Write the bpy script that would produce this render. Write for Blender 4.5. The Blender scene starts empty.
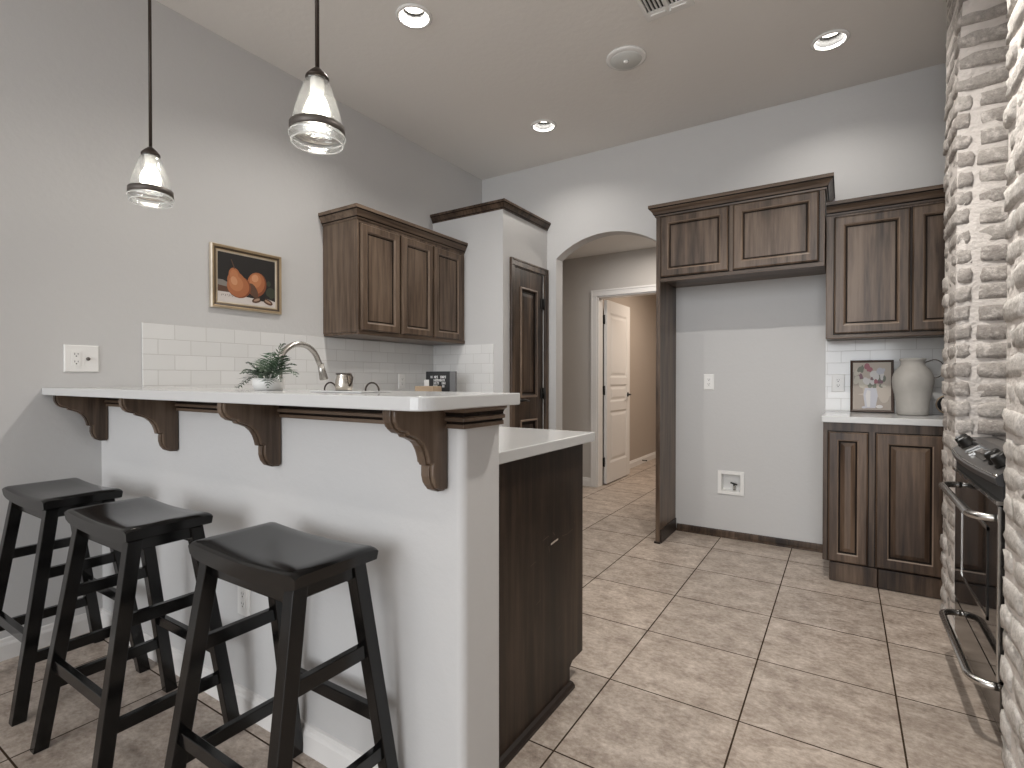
import bpy, math, random
from mathutils import Vector, Matrix
random.seed(7)
SC = bpy.context.scene
COL = SC.collection
PI = math.pi

# ------------------------------------------------------------------ camera, world, exposure
cam_d = bpy.data.cameras.new('camera'); cam = bpy.data.objects.new('camera', cam_d); COL.objects.link(cam)
CAM = Vector((0, 0, 1.15))
yaw, pitch, F = math.radians(32.5), math.radians(0.51), 521.1
cam.location = CAM
cam.rotation_euler = (PI/2 - pitch, 0, yaw)
cam_d.sensor_width = 36.0; cam_d.lens = F/1024*36.0
cam_d.clip_start = 0.02; cam_d.clip_end = 200
SC.camera = cam
SC.view_settings.view_transform = 'Standard'; SC.view_settings.look = 'None'
SC.view_settings.gamma = 1.0; SC.view_settings.use_curve_mapping = False
SC.view_settings.exposure = 0.46
w = bpy.data.worlds.new('daylight'); SC.world = w; w.use_nodes = True
w.node_tree.nodes['Background'].inputs[0].default_value = (0.93, 0.96, 1.0, 1)
w.node_tree.nodes['Background'].inputs[1].default_value = 1.0

def area(name, loc, rot, sx, sy, power, color, shape='RECTANGLE', spread=PI):
    d = bpy.data.lights.new(name, 'AREA'); d.shape = shape; d.size = sx
    if shape in ('RECTANGLE', 'ELLIPSE'): d.size_y = sy
    d.energy = power; d.color = color; d.spread = spread
    o = bpy.data.objects.new(name, d); COL.objects.link(o); o.location = loc; o.rotation_euler = rot
    return o
WARM = (1.0, 0.86, 0.70)
area('unseen_window_daylight', (-.2, -7.85, 2.5), (PI/2, 0, 0), 5.2, 4.4, 262, (.94, .97, 1.0))  # unseen window behind the camera, made tall to light the floor
area('hall_light', (-1.45, 4.62, 2.42), (0, 0, 0), 0.25, 0.25, 6, (1, .93, .85))
area('bedroom_light', (-1.3, 6.3, 2.42), (0, 0, 0), 0.5, 0.5, 19, (1.0, 0.86, 0.72))

# ------------------------------------------------------------------ materials
def nm(name):
    m = bpy.data.materials.new(name); m.use_nodes = True
    nt = m.node_tree; return m, nt, nt.nodes['Principled BSDF']
def N(nt, t, **k):
    n = nt.nodes.new(t)
    for a, b in k.items(): setattr(n, a, b)
    return n
def L(nt, a, b): nt.links.new(a, b)
def pos(nt, scale=(1, 1, 1), loc=(0, 0, 0)):
    g = N(nt, 'ShaderNodeNewGeometry'); mp = N(nt, 'ShaderNodeMapping')
    L(nt, g.outputs['Position'], mp.inputs['Vector'])
    mp.inputs['Scale'].default_value = scale; mp.inputs['Location'].default_value = loc
    return mp.outputs[0]
def noise(nt, vec, scale, detail=4, rough=.55):
    n = N(nt, 'ShaderNodeTexNoise'); n.inputs['Scale'].default_value = scale
    n.inputs['Detail'].default_value = detail; n.inputs['Roughness'].default_value = rough
    if vec is not None: L(nt, vec, n.inputs['Vector'])
    return n.outputs['Fac']
def ramp(nt, fac, stops):
    r = N(nt, 'ShaderNodeValToRGB'); e = r.color_ramp.elements
    e[0].position, e[0].color = stops[0][0], (*stops[0][1], 1)
    e[1].position, e[1].color = stops[-1][0], (*stops[-1][1], 1)
    for p, c in stops[1:-1]:
        x = e.new(p); x.color = (*c, 1)
    L(nt, fac, r.inputs[0]); return r.outputs[0]
def bump(nt, bsdf, h, strength, dist):
    b = N(nt, 'ShaderNodeBump'); b.inputs['Strength'].default_value = strength; b.inputs['Distance'].default_value = dist
    L(nt, h, b.inputs['Height']); L(nt, b.outputs[0], bsdf.inputs['Normal']); return b
def plain(name, col, rough=.5, metal=0., bumps=None, spec=.5, var=0.):
    m, nt, b = nm(name)
    b.inputs['Roughness'].default_value = rough; b.inputs['Metallic'].default_value = metal
    b.inputs['Specular IOR Level'].default_value = spec
    b.inputs['Base Color'].default_value = (*col, 1)
    if var:
        f = noise(nt, pos(nt), 6, 3)
        c = ramp(nt, f, [(.3, tuple(x*(1-var) for x in col)), (.7, tuple(x*(1+var) for x in col))])
        L(nt, c, b.inputs['Base Color'])
    if bumps: bump(nt, b, noise(nt, pos(nt), bumps[0], 3), bumps[1], bumps[2])
    return m
def emis(name, col, s):
    m, nt, b = nm(name); b.inputs['Base Color'].default_value = (0, 0, 0, 1)
    b.inputs['Emission Color'].default_value = (*col, 1); b.inputs['Emission Strength'].default_value = s
    return m
def wood(name, axis, c0, c1, c2, rough=.36):
    m, nt, b = nm(name)
    s = [34, 34, 34]; s[axis] = 2.2
    s2 = [7, 7, 7]; s2[axis] = .9
    f1 = noise(nt, pos(nt, tuple(s)), 1.0, 6, .62)
    f2 = noise(nt, pos(nt, tuple(s2)), 1.0, 3, .5)
    mx = N(nt, 'ShaderNodeMix'); mx.data_type = 'FLOAT'; mx.inputs[0].default_value = .5
    L(nt, f1, mx.inputs[2]); L(nt, f2, mx.inputs[3])
    c = ramp(nt, mx.outputs[0], [(.37, c0), (.49, c1), (.63, c2)])
    L(nt, c, b.inputs['Base Color']); b.inputs['Roughness'].default_value = rough; b.inputs['Specular IOR Level'].default_value = .36
    bump(nt, b, f1, .12, .002)
    return m
def tilewall(name, ax, u0, z0, tw, th):
    m, nt, b = nm(name)
    g = N(nt, 'ShaderNodeNewGeometry'); sp = N(nt, 'ShaderNodeSeparateXYZ'); cb = N(nt, 'ShaderNodeCombineXYZ')
    L(nt, g.outputs['Position'], sp.inputs[0])
    for i, (o, off) in enumerate(((ax, u0), (2, z0))):
        a = N(nt, 'ShaderNodeMath', operation='SUBTRACT'); L(nt, sp.outputs[o], a.inputs[0]); a.inputs[1].default_value = off
        L(nt, a.outputs[0], cb.inputs[i])
    t = N(nt, 'ShaderNodeTexBrick'); L(nt, cb.outputs[0], t.inputs['Vector'])
    t.offset = .5; t.inputs['Scale'].default_value = 1; t.inputs['Brick Width'].default_value = tw; t.inputs['Row Height'].default_value = th
    t.inputs['Mortar Size'].default_value = .0016; t.inputs['Mortar Smooth'].default_value = .3
    t.inputs['Color1'].default_value = (.74, .735, .725, 1); t.inputs['Color2'].default_value = (.69, .685, .675, 1)
    t.inputs['Mortar'].default_value = (.56, .545, .53, 1)
    L(nt, t.outputs['Color'], b.inputs['Base Color']); b.inputs['Roughness'].default_value = .13
    iv = N(nt, 'ShaderNodeMath', operation='SUBTRACT'); iv.inputs[0].default_value = 1; L(nt, t.outputs['Fac'], iv.inputs[1])
    bump(nt, b, iv.outputs[0], .5, .002)
    return m
def floormat():
    m, nt, b = nm('floor_tile')
    p = pos(nt, loc=(.7525 + 20*.4585, -1.88 + 20*.4585, 0))
    t = N(nt, 'ShaderNodeTexBrick'); L(nt, p, t.inputs['Vector']); t.offset = 0; t.squash = 1
    t.inputs['Scale'].default_value = 1; t.inputs['Brick Width'].default_value = .4585; t.inputs['Row Height'].default_value = .4585
    t.inputs['Mortar Size'].default_value = .0030; t.inputs['Mortar Smooth'].default_value = .1
    t.inputs['Color1'].default_value = (.9, .9, .9, 1); t.inputs['Color2'].default_value = (1.06, 1.05, 1.04, 1); t.inputs['Mortar'].default_value = (1, 1, 1, 1)
    wv = N(nt, 'ShaderNodeTexNoise'); wv.inputs['Scale'].default_value = 3; L(nt, p, wv.inputs['Vector'])
    f1 = noise(nt, pos(nt, (1, 1.25, 1)), 9, 10, .68); f2 = noise(nt, pos(nt, (1, 1.3, 1), (3, 7, 0)), 44, 8, .75)
    mx = N(nt, 'ShaderNodeMix'); mx.data_type = 'FLOAT'; mx.inputs[0].default_value = .5
    L(nt, f1, mx.inputs[2]); L(nt, f2, mx.inputs[3])
    c = ramp(nt, mx.outputs[0], [(.36, (.20, .155, .126)), (.46, (.345, .283, .236)), (.54, (.465, .395, .338)), (.64, (.64, .565, .50))])
    mu = N(nt, 'ShaderNodeMix'); mu.data_type = 'RGBA'; mu.blend_type = 'MULTIPLY'; mu.inputs[0].default_value = 1
    L(nt, c, mu.inputs[6]); L(nt, t.outputs['Color'], mu.inputs[7])
    m2 = N(nt, 'ShaderNodeMix'); m2.data_type = 'RGBA'; L(nt, t.outputs['Fac'], m2.inputs[0])
    L(nt, mu.outputs[2], m2.inputs[6]); m2.inputs[7].default_value = (.050, .034, .023, 1)
    sm = N(nt, 'ShaderNodeMapRange'); L(nt, t.outputs['Fac'], sm.inputs[0]); sm.inputs[3].default_value = .5; sm.inputs[4].default_value = .0
    L(nt, sm.outputs[0], b.inputs['Specular IOR Level'])
    L(nt, m2.outputs[2], b.inputs['Base Color'])
    r = N(nt, 'ShaderNodeMapRange'); L(nt, mx.outputs[0], r.inputs[0]); r.inputs[3].default_value = .5; r.inputs[4].default_value = .3
    L(nt, r.outputs[0], b.inputs['Roughness'])
    s1 = N(nt, 'ShaderNodeMath', operation='MULTIPLY_ADD'); L(nt, t.outputs['Fac'], s1.inputs[0]); s1.inputs[1].default_value = -1.2; L(nt, mx.outputs[0], s1.inputs[2])
    bump(nt, b, s1.outputs[0], .35, .004)
    return m
def brickmat(name, stops, mortar, whiteness):
    m, nt, b = nm(name)
    g = N(nt, 'ShaderNodeNewGeometry')
    base = ramp(nt, g.outputs['Random Per Island'], stops)
    f = noise(nt, pos(nt), 22, 8, .7); f2 = noise(nt, pos(nt), 95, 4, .7)
    k = ramp(nt, f, [(whiteness, (0, 0, 0)), (whiteness + .13, (1, 1, 1))])
    mx = N(nt, 'ShaderNodeMix'); mx.data_type = 'RGBA'; L(nt, k, mx.inputs[0])
    L(nt, base, mx.inputs[6]); mx.inputs[7].default_value = (*mortar, 1)
    d = ramp(nt, f2, [(.3, (.72, .72, .72)), (.55, (1, 1, 1))])
    mu = N(nt, 'ShaderNodeMix'); mu.data_type = 'RGBA'; mu.blend_type = 'MULTIPLY'; mu.inputs[0].default_value = 1
    L(nt, mx.outputs[2], mu.inputs[6]); L(nt, d, mu.inputs[7]); L(nt, mu.outputs[2], b.inputs['Base Color'])
    b.inputs['Roughness'].default_value = .92; b.inputs['Specular IOR Level'].default_value = .2
    s = N(nt, 'ShaderNodeMath', operation='ADD'); L(nt, f, s.inputs[0]); L(nt, f2, s.inputs[1])
    bump(nt, b, s.outputs[0], .55, .012)
    return m
def glassmat(name='seeded_glass', mixv=.03):
    m, nt, b = nm(name)
    out = nt.nodes['Material Output']; nt.nodes.remove(b)
    tr = N(nt, 'ShaderNodeBsdfTransparent'); gl = N(nt, 'ShaderNodeBsdfGlossy'); gl.inputs['Roughness'].default_value = .04
    tr.inputs[0].default_value = (.96, .97, .97, 1)
    lw = N(nt, 'ShaderNodeLayerWeight'); lw.inputs[0].default_value = .42
    f = noise(nt, pos(nt), 90, 2)
    bp = N(nt, 'ShaderNodeBump'); bp.inputs['Strength'].default_value = .12; bp.inputs['Distance'].default_value = .01; L(nt, f, bp.inputs['Height'])
    L(nt, bp.outputs[0], gl.inputs['Normal']); L(nt, bp.outputs[0], lw.inputs['Normal'])
    mr = N(nt, 'ShaderNodeMapRange'); L(nt, lw.outputs['Fresnel'], mr.inputs[0]); mr.inputs[3].default_value = .03; mr.inputs[4].default_value = .42
    mx = N(nt, 'ShaderNodeMixShader'); L(nt, mr.outputs[0], mx.inputs[0]); L(nt, tr.outputs[0], mx.inputs[1]); L(nt, gl.outputs[0], mx.inputs[2])
    tl = N(nt, 'ShaderNodeBsdfTranslucent'); tl.inputs[0].default_value = (.9, .9, .9, 1)
    df = N(nt, 'ShaderNodeBsdfDiffuse'); df.inputs[0].default_value = (.9, .9, .9, 1)
    m1 = N(nt, 'ShaderNodeMixShader'); L(nt, tl.outputs[0], m1.inputs[1]); L(nt, df.outputs[0], m1.inputs[2])
    m3 = N(nt, 'ShaderNodeMixShader'); m3.inputs[0].default_value = mixv; L(nt, mx.outputs[0], m3.inputs[1]); L(nt, m1.outputs[0], m3.inputs[2])
    L(nt, m3.outputs[0], out.inputs[0]); return m

WALLC = (.565, .558, .552)
M = {}
M['wall'] = plain('painted_wall', WALLC, .62, bumps=(38, .10, .01))
M['ceil'] = plain('painted_ceiling', (.80, .775, .745), .8, bumps=(30, .15, .01))
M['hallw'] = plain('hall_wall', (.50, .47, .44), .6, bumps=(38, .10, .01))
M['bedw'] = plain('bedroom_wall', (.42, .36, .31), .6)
M['trim'] = plain('white_trim', (.74, .72, .70), .35)
M['quartz'] = plain('white_quartz', (.56, .56, .555), .14, var=.015)
M['plastic'] = plain('white_plastic', (.82, .81, .79), .25)
M['slot'] = plain('dark_slot', (.03, .03, .03), .6)
M['floor'] = floormat()
W0, W1, W2 = (.030, .018, .0115), (.100, .067, .046), (.172, .122, .087)
for i, a in enumerate('xyz'):
    M['wood' + a] = wood('stained_wood_' + a, i, W0, W1, W2)
M['woodd'] = wood('dark_stained_wood', 2, (.014, .008, .005), (.055, .034, .022), (.130, .087, .059), .38)
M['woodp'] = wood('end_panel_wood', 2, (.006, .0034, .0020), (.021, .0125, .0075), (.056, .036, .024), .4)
M['glaze_and_shade'] = plain('dark_glaze_and_shade', (.010, .006, .004), .5, spec=.15)  # real glaze in grooves, also the painted gap shadow around cabinet doors
M['toe'] = plain('dark_toe', (.020, .013, .010), .4, var=.3)
M['tileL'] = tilewall('subway_tile_side', 1, 1.249 - 10*.1555, 1.352 - 6*.0775, .1555, .0775)
M['tileX'] = tilewall('subway_tile_front', 0, -2.905 - .04, 1.352 - 6*.0775, .1555, .0775)
M['tileR'] = tilewall('subway_tile_rear', 0, -.016 - 4*.1555, 1.335 - 6*.0775, .1555, .0775)
M['black'] = plain('black_lacquer', (.0045, .0042, .0042), .17, var=.2, spec=.42)
M['nickel'] = plain('brushed_nickel', (.50, .48, .45), .27, 1.)
M['steel'] = plain('stainless_steel', (.55, .54, .52), .24, 1.)
M['darksteel'] = plain('black_stainless', (.12, .115, .11), .18, 1.)
M['bronze'] = plain('oil_rubbed_bronze', (.045, .033, .026), .42, .6)
M['bandm'] = plain('aged_bronze_band', (.11, .095, .085), .45, .5)
M['blackmetal'] = plain('black_metal', (.012, .011, .010), .4, .3)
M['blackglass'] = plain('black_oven_glass', (.012, .011, .011), .05, spec=.9)
M['panelgrey'] = plain('charcoal_panel', (.05, .05, .052), .3)
M['panelsteel'] = plain('grey_steel', (.20, .19, .185), .3, .7)
M['baffle'] = plain('grey_baffle', (.006, .006, .006), .7, spec=.1)
M['bulb'] = emis('lit_bulb', (1.0, .92, .80), 14)
M['lens'] = emis('lit_lens', (1.0, .93, .82), 7)
M['glass'] = glassmat(); M['glassrim'] = glassmat('glass_rim', .30)
M['stone'] = plain('grey_stoneware', (.40, .38, .352), .75, bumps=(40, .25, .006), var=.12)
M['silver'] = plain('hammered_silver', (.62, .57, .50), .16, 1., bumps=(70, .4, .006))
M['leaf'] = plain('fern_leaf', (.026, .058, .028), .5, var=.35)
M['leafp'] = plain('pale_fern_leaf', (.085, .13, .08), .5, var=.25)
M['ceramic'] = plain('white_ceramic', (.74, .73, .71), .35)
M['gold'] = plain('antique_gold', (.36, .27, .165), .38, .35, var=.25)
M['giltpale'] = plain('pale_gilt', (.50, .43, .34), .4, .2, var=.25)
M['golddark'] = plain('dark_gilt', (.055, .035, .02), .4)
M['walnut'] = plain('walnut_frame', (.055, .028, .018), .4)
M['paleoak'] = plain('pale_wood', (.42, .31, .21), .5, var=.15)
M['brickf'] = brickmat('grey_brick', [(0, (.42, .38, .35)), (.35, (.50, .46, .425)), (.7, (.38, .345, .32)), (1, (.56, .52, .48))], (.72, .67, .63), .50)
M['brickn'] = brickmat('washed_brick', [(0, (.62, .58, .54)), (.5, (.68, .64, .60)), (1, (.56, .525, .49))], (.78, .74, .70), .46)
M['mortar'] = plain('mortar', (.74, .69, .65), .95, bumps=(45, .8, .012), var=.08)
def C3(n, c, r=.6): M[n] = plain(n, c, r); return n
for n, c in (('oil_black', (.014, .012, .011)), ('oil_cloth', (.60, .55, .52)), ('oil_pear', (.36, .125, .050)), ('oil_pear_mid', (.44, .175, .075)), ('oil_pear_light', (.55, .27, .14)),
             ('oil_pear_dark', (.20, .058, .022)), ('oil_brown', (.10, .05, .03)), ('oil_grey', (.22, .20, .18)), ('oil_tan', (.35, .23, .16)),
             ('oil_green', (.04, .045, .03)), ('oil_beige', (.52, .46, .40)), ('oil_taupe', (.40, .345, .30)), ('oil_white', (.68, .66, .65)),
             ('oil_cream', (.56, .53, .46)), ('oil_pink', (.40, .17, .20)), ('oil_mauve', (.25, .15, .18)), ('oil_sage', (.21, .22, .18)), ('oil_bluewhite', (.55, .55, .60)),
             ('cover_black', (.02, .02, .022)), ('cover_grey', (.16, .16, .165)), ('ink_white', (.72, .72, .72))): C3(n, c)

# ------------------------------------------------------------------ mesh builder
class MB:
    def __init__(s): s.v, s.f, s.m, s.s = [], [], [], []
    def add(s, vs, fs, m=0, smooth=False):
        o = len(s.v); s.v += [Vector(q) for q in vs]
        for i, f in enumerate(fs):
            s.f.append([o + k for k in f]); s.m.append(m if isinstance(m, int) else m[i]); s.s.append(smooth)
        return s
    def box(s, x0, x1, y0, y1, z0, z1, m=0):
        v = [(x, y, z) for z in (z0, z1) for y in (y0, y1) for x in (x0, x1)]
        return s.add(v, [(0, 2, 3, 1), (4, 5, 7, 6), (0, 1, 5, 4), (2, 6, 7, 3), (0, 4, 6, 2), (1, 3, 7, 5)], m)
    def hexa(s, lo, hi, m=0):            # lo, hi: four corners each, same winding
        return s.add(list(lo) + list(hi), [(3, 2, 1, 0), (4, 5, 6, 7), (0, 1, 5, 4), (1, 2, 6, 5), (2, 3, 7, 6), (3, 0, 4, 7)], m)
    def bar(s, a, b, w, h, up=(0, 0, 1), m=0):
        a, b = Vector(a), Vector(b); d = (b - a).normalized(); up = Vector(up)
        sd = d.cross(up).normalized(); u = sd.cross(d).normalized()
        q = [sd*i*w/2 + u*j*h/2 for i, j in ((-1, -1), (1, -1), (1, 1), (-1, 1))]
        return s.hexa([a + k for k in q], [b + k for k in q], m)
    def loft(s, loops, m=0, smooth=False, caps=(True, True)):
        n = len(loops[0]); vs = [p for l in loops for p in l]; fs = []; ms = []
        for i in range(len(loops) - 1):
            for k in range(n):
                fs.append((i*n + k, i*n + (k+1) % n, (i+1)*n + (k+1) % n, (i+1)*n + k)); ms.append(m if isinstance(m, int) else m[i])
        if caps[0]: fs.append(tuple(range(n-1, -1, -1))); ms.append(m if isinstance(m, int) else m[0])
        if caps[1]: fs.append(tuple((len(loops)-1)*n + k for k in range(n))); ms.append(m if isinstance(m, int) else m[-1])
        return s.add(vs, fs, ms, smooth)
    def lathe(s, prof, c=(0, 0, 0), n=32, m=0, smooth=True, caps=(True, True), axis=None):
        R = Matrix.Identity(3)
        if axis is not None: R = Vector((0, 0, 1)).rotation_difference(Vector(axis)).to_matrix()
        lo = [[Vector(c) + R @ Vector((r*math.cos(2*PI*k/n), r*math.sin(2*PI*k/n), z)) for k in range(n)] for r, z in prof]
        return s.loft(lo, m, smooth, caps)
    def tube(s, pts, r, n=10, m=0, caps=(True, True)):
        pts = [Vector(p) for p in pts]; rs = r if isinstance(r, (list, tuple)) else [r]*len(pts)
        loops = []; prev = None
        for i, p in enumerate(pts):
            d = (pts[min(i+1, len(pts)-1)] - pts[max(i-1, 0)]).normalized()
            if prev is None:
                u = d.orthogonal().normalized()
            else:
                u = (prev - d*prev.dot(d)).normalized()
            prev = u; v = d.cross(u)
            loops.append([p + (u*math.cos(2*PI*k/n) + v*math.sin(2*PI*k/n))*rs[i] for k in range(n)])
        return s.loft(loops, m, True, caps)
    def sweep(s, path, prof, z=0, m=0, caps=True):
        # path: plan points (x, y); prof: (outward, up), outward = right of travel
        P2 = [Vector((p[0], p[1])) for p in path]; loops = []
        for i, p in enumerate(P2):
            ns = []
            for a, b in ((i-1, i), (i, i+1)):
                if a >= 0 and b < len(P2):
                    d = (P2[b] - P2[a]).normalized(); ns.append(Vector((d.y, -d.x)))
            nn = sum(ns, Vector((0, 0)));
            nn = nn.normalized() / max(.3, nn.normalized().dot(ns[0]))
            loops.append([(p.x + nn.x*o, p.y + nn.y*o, z + u) for o, u in prof])
        return s.loft(loops, m, False, (caps, caps))
    def sweepm(s, path, prof, z, pm, mi):
        i0 = len(s.m); s.sweep(path, prof, z)
        n = len(prof)
        for k in range((len(path) - 1)*n):
            if (k % n) in pm: s.m[i0 + k] = mi
        return s
    def nest(s, org, U, V, w, h, loops, back=True, lastm=None):
        # nested rectangles; loops: (inset, out, mat) ; out along U x V
        U, V = Vector(U), Vector(V); Nn = U.cross(V); org = Vector(org)
        lp = []; 
        for i, o, m in loops:
            lp.append([org + U*a + V*b + Nn*o for a, b in ((i, i), (w-i, i), (w-i, h-i), (i, h-i))])
        ms = [l[2] for l in loops[1:]]
        s.loft(lp, ms + [], False, (back, False))
        o = len(s.v); s.v += [Vector(q) for q in lp[-1]]; s.f.append([o, o+1, o+2, o+3]); s.m.append(loops[-1][2] if lastm is None else lastm); s.s.append(False)
        return s
    def poly(s, pts, m=0): return s.add(pts, [tuple(range(len(pts)))], m)
    def build(s, name, mats, parent=None, bevel=0, seg=2, org=None, sub=0, weld=False, ang=35):
        me = bpy.data.meshes.new(name)
        o0 = Vector(org) if org is not None else Vector((0, 0, 0))
        if parent is not None:
            p = parent; o0 = Vector((0, 0, 0))
            while p is not None: o0 = o0 + p.location; p = p.parent
        me.from_pydata([tuple(v - o0) for v in s.v], [], s.f)
        if not isinstance(mats, (list, tuple)): mats = [mats]
        for m in mats: me.materials.append(M[m] if isinstance(m, str) else m)
        for p, mi, sm in zip(me.polygons, s.m, s.s): p.material_index = mi; p.use_smooth = sm
        me.update()
        ob = bpy.data.objects.new(name, me); COL.objects.link(ob)
        if parent is not None: ob.parent = parent
        elif org is not None: ob.location = o0
        if weld:
            k = ob.modifiers.new('weld', 'WELD'); k.merge_threshold = 1e-5
        if bevel:
            k = ob.modifiers.new('bevel', 'BEVEL'); k.width = bevel; k.segments = seg; k.limit_method = 'ANGLE'; k.angle_limit = math.radians(ang)
        if sub:
            k = ob.modifiers.new('sub', 'SUBSURF'); k.levels = sub; k.render_levels = sub
        return ob
def tag(o, label, cat, group=None):
    o['label'] = label; o['category'] = cat
    if group: o['group'] = group
    return o
def thing(name, loc, label, cat, group=None):
    o = bpy.data.objects.new(name, None); COL.objects.link(o); o.location = loc; o.empty_display_size = .1
    return tag(o, label, cat, group)
def struct(mb, name, mats, **k):
    o = mb.build(name, mats, **k); o['kind'] = 'structure'; return o
def sthing(name, loc):
    o = bpy.data.objects.new(name, None); COL.objects.link(o); o.location = loc; o.empty_display_size = .1; o['kind'] = 'structure'; return o
def copy_thing(src, loc, label, group=None):
    r = src.copy(); COL.objects.link(r); r.location = loc; r['label'] = label
    for ch in list(src.children):
        c = ch.copy(); COL.objects.link(c); c.parent = r
        for g in list(ch.children):
            d = g.copy(); COL.objects.link(d); d.parent = c
    return r

# ------------------------------------------------------------------ the room
XL, YB, ZC = -2.905, 4.03, 3.04
XR = 1.06
YN = -8.0
XE = 2.4                                   # how far the open living side runs
struct(MB().box(XL - .1, XE + .1, YN, 8.1, -.1, 0), 'floor', 'floor')
# ceiling with round holes for the recessed lamps
LAMPS = [(-1.895, 2.026), (-1.895, 3.414), (-.075, 3.414), (-.075, 2.026), (-.075, -.6), (-1.895, -.6)]  # last three are unseen, added to brighten the kitchen and stool floor
def ceiling():
    mb = MB(); hs = .105; rr = .078
    YC = -1.2
    xs = sorted({XL - .1, XE + .1, *[v for l in LAMPS for v in (round(l[0] - hs, 4), round(l[0] + hs, 4))]})
    ys = sorted({YC, YB + .12, *[v for l in LAMPS for v in (round(l[1] - hs, 4), round(l[1] + hs, 4))]})
    for i in range(len(xs) - 1):
        for j in range(len(ys) - 1):
            cx, cy = (xs[i] + xs[i+1])/2, (ys[j] + ys[j+1])/2
            if any(abs(cx - a) < .01 and abs(cy - b) < .01 for a, b in LAMPS):
                n = 32; outer = []
                for k in range(n):
                    t = 2*PI*k/n; c, s_ = math.cos(t), math.sin(t); q = hs/max(abs(c), abs(s_)); outer.append((cx + c*q, cy + s_*q, ZC))
                inner = [(cx + rr*math.cos(2*PI*k/n), cy + rr*math.sin(2*PI*k/n), ZC) for k in range(n)]
                mb.loft([outer, inner], 0, False, (False, False))
            else:
                mb.add([(xs[i], ys[j], ZC), (xs[i], ys[j+1], ZC), (xs[i+1], ys[j+1], ZC), (xs[i+1], ys[j], ZC)], [(0, 1, 2, 3)])
    mb.box(XL - .1, XE + .1, YC, YB + .12, ZC + .16, ZC + .2)
    mb.box(XL - .1, XE + .1, YC - .1, YC, ZC, 5.1)
    return mb
struct(ceiling(), 'ceiling', 'ceil')
struct(MB().box(XL - .1, XL, YN, -1.2, 0, 5.1).box(XL - .1, XL, -1.2, YB, 0, ZC + .16), 'wall_left', 'wall')
struct(MB().box(XL - .1, XE + .1, YN, -1.3, 5.1, 5.2), 'ceiling_living', 'ceil')  # unseen, raised so light from the tall window reaches the floor
# back wall with the arch, and the ice maker box recess
AX0, AX1, AZ = -2.113, -1.195, 2.196
ICE = (-.757, -.618, .335, .467)
def arch_pts(n=28):
    w = AX1 - AX0; rise = .162; R = (w*w/4 + rise*rise)/(2*rise); cx, cz = (AX0 + AX1)/2, AZ + rise - R
    a = math.asin(w/2/R); return [(cx + R*math.sin(-a + 2*a*k/n), cz + R*math.cos(-a + 2*a*k/n)) for k in range(n + 1)]
def back_wall():
    mb = MB(); t = .12; y0, y1 = YB, YB + t
    mb.box(XL, AX0, y0, y1, 0, ZC + .16)
    x0, x1, z0, z1 = ICE
    mb.box(AX1, x0, y0, y1, 0, ZC + .16); mb.box(x1, XR + .1, y0, y1, 0, ZC + .16)
    mb.box(x0, x1, y0, y1, 0, z0); mb.box(x0, x1, y0, y1, z1, ZC + .16)
    ap = arch_pts()
    for (xa, za), (xb, zb) in zip(ap[:-1], ap[1:]):
        mb.hexa([(xa, y0, za), (xb, y0, zb), (xb, y1, zb), (xa, y1, za)], [(xa, y0, ZC + .16), (xb, y0, ZC + .16), (xb, y1, ZC + .16), (xa, y1, ZC + .16)])
    return mb
struct(back_wall(), 'wall_back', 'wall')
struct(MB().box(XR, XR + .1, 1.2, YB, 0, ZC + .16), 'wall_right', 'wall')
struct(MB().box(XE, XE + .1, YN, -1.2, 0, 5.1).box(XE, XE + .1, -1.2, 1.3, 0, ZC + .16), 'wall_living_right', 'wall')  # unseen wall, put in to block light from the right side
fb = MB()
for a in ((XL, XE, 0, .25), (XL, XE, 4.75, 5.1), (XL, -2.85, .25, 4.75), (2.35, XE, .25, 4.75)): fb.box(a[0], a[1], YN, YN + .1, a[2], a[3])
struct(fb, 'wall_living_front', 'wall')
struct(MB().box(XR + .1, XE, 1.2, 1.3, 0, ZC + .16), 'wall_living_back', 'wall')
# pantry box in the corner
PX, PY, PZ = -2.202, 3.328, 2.455
PD0, PD1, PDZ = 3.475, 3.965, 2.05          # pantry door opening
struct(MB().box(XL, PX, PY, PY + .11, 0, PZ), 'wall_pantry_front', 'wall')
struct(MB().box(PX - .11, PX, PY + .11, PD0, 0, PZ).box(PX - .11, PX, PD1, YB, 0, PZ).box(PX - .11, PX, PD0, PD1, PDZ, PZ), 'wall_pantry_side', 'wall')
struct(MB().box(XL, PX - .11, PY + .11, YB, PZ - .1, PZ), 'ceiling_pantry', 'wall')
CROWN = [(0, 0), (.008, 0), (.010, .010), (.010, .0145), (.017, .0155), (.023, .030), (.034, .044), (.042, .050), (.042, .0555), (.048, .0565), (.048, .078), (0, .078)]
def crown(path, z, h, proj, mat='woody'):
    k = h/.078; j = proj/.048
    return MB().sweepm(path, [(a*j, b*k) for a, b in CROWN], z, (2, 3, 7, 8), 1)
struct(crown([(XL, PY), (PX, PY), (PX, YB)], PZ - .005, .066, .036), 'trim_1', ['woodd', 'glaze_and_shade'])
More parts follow.
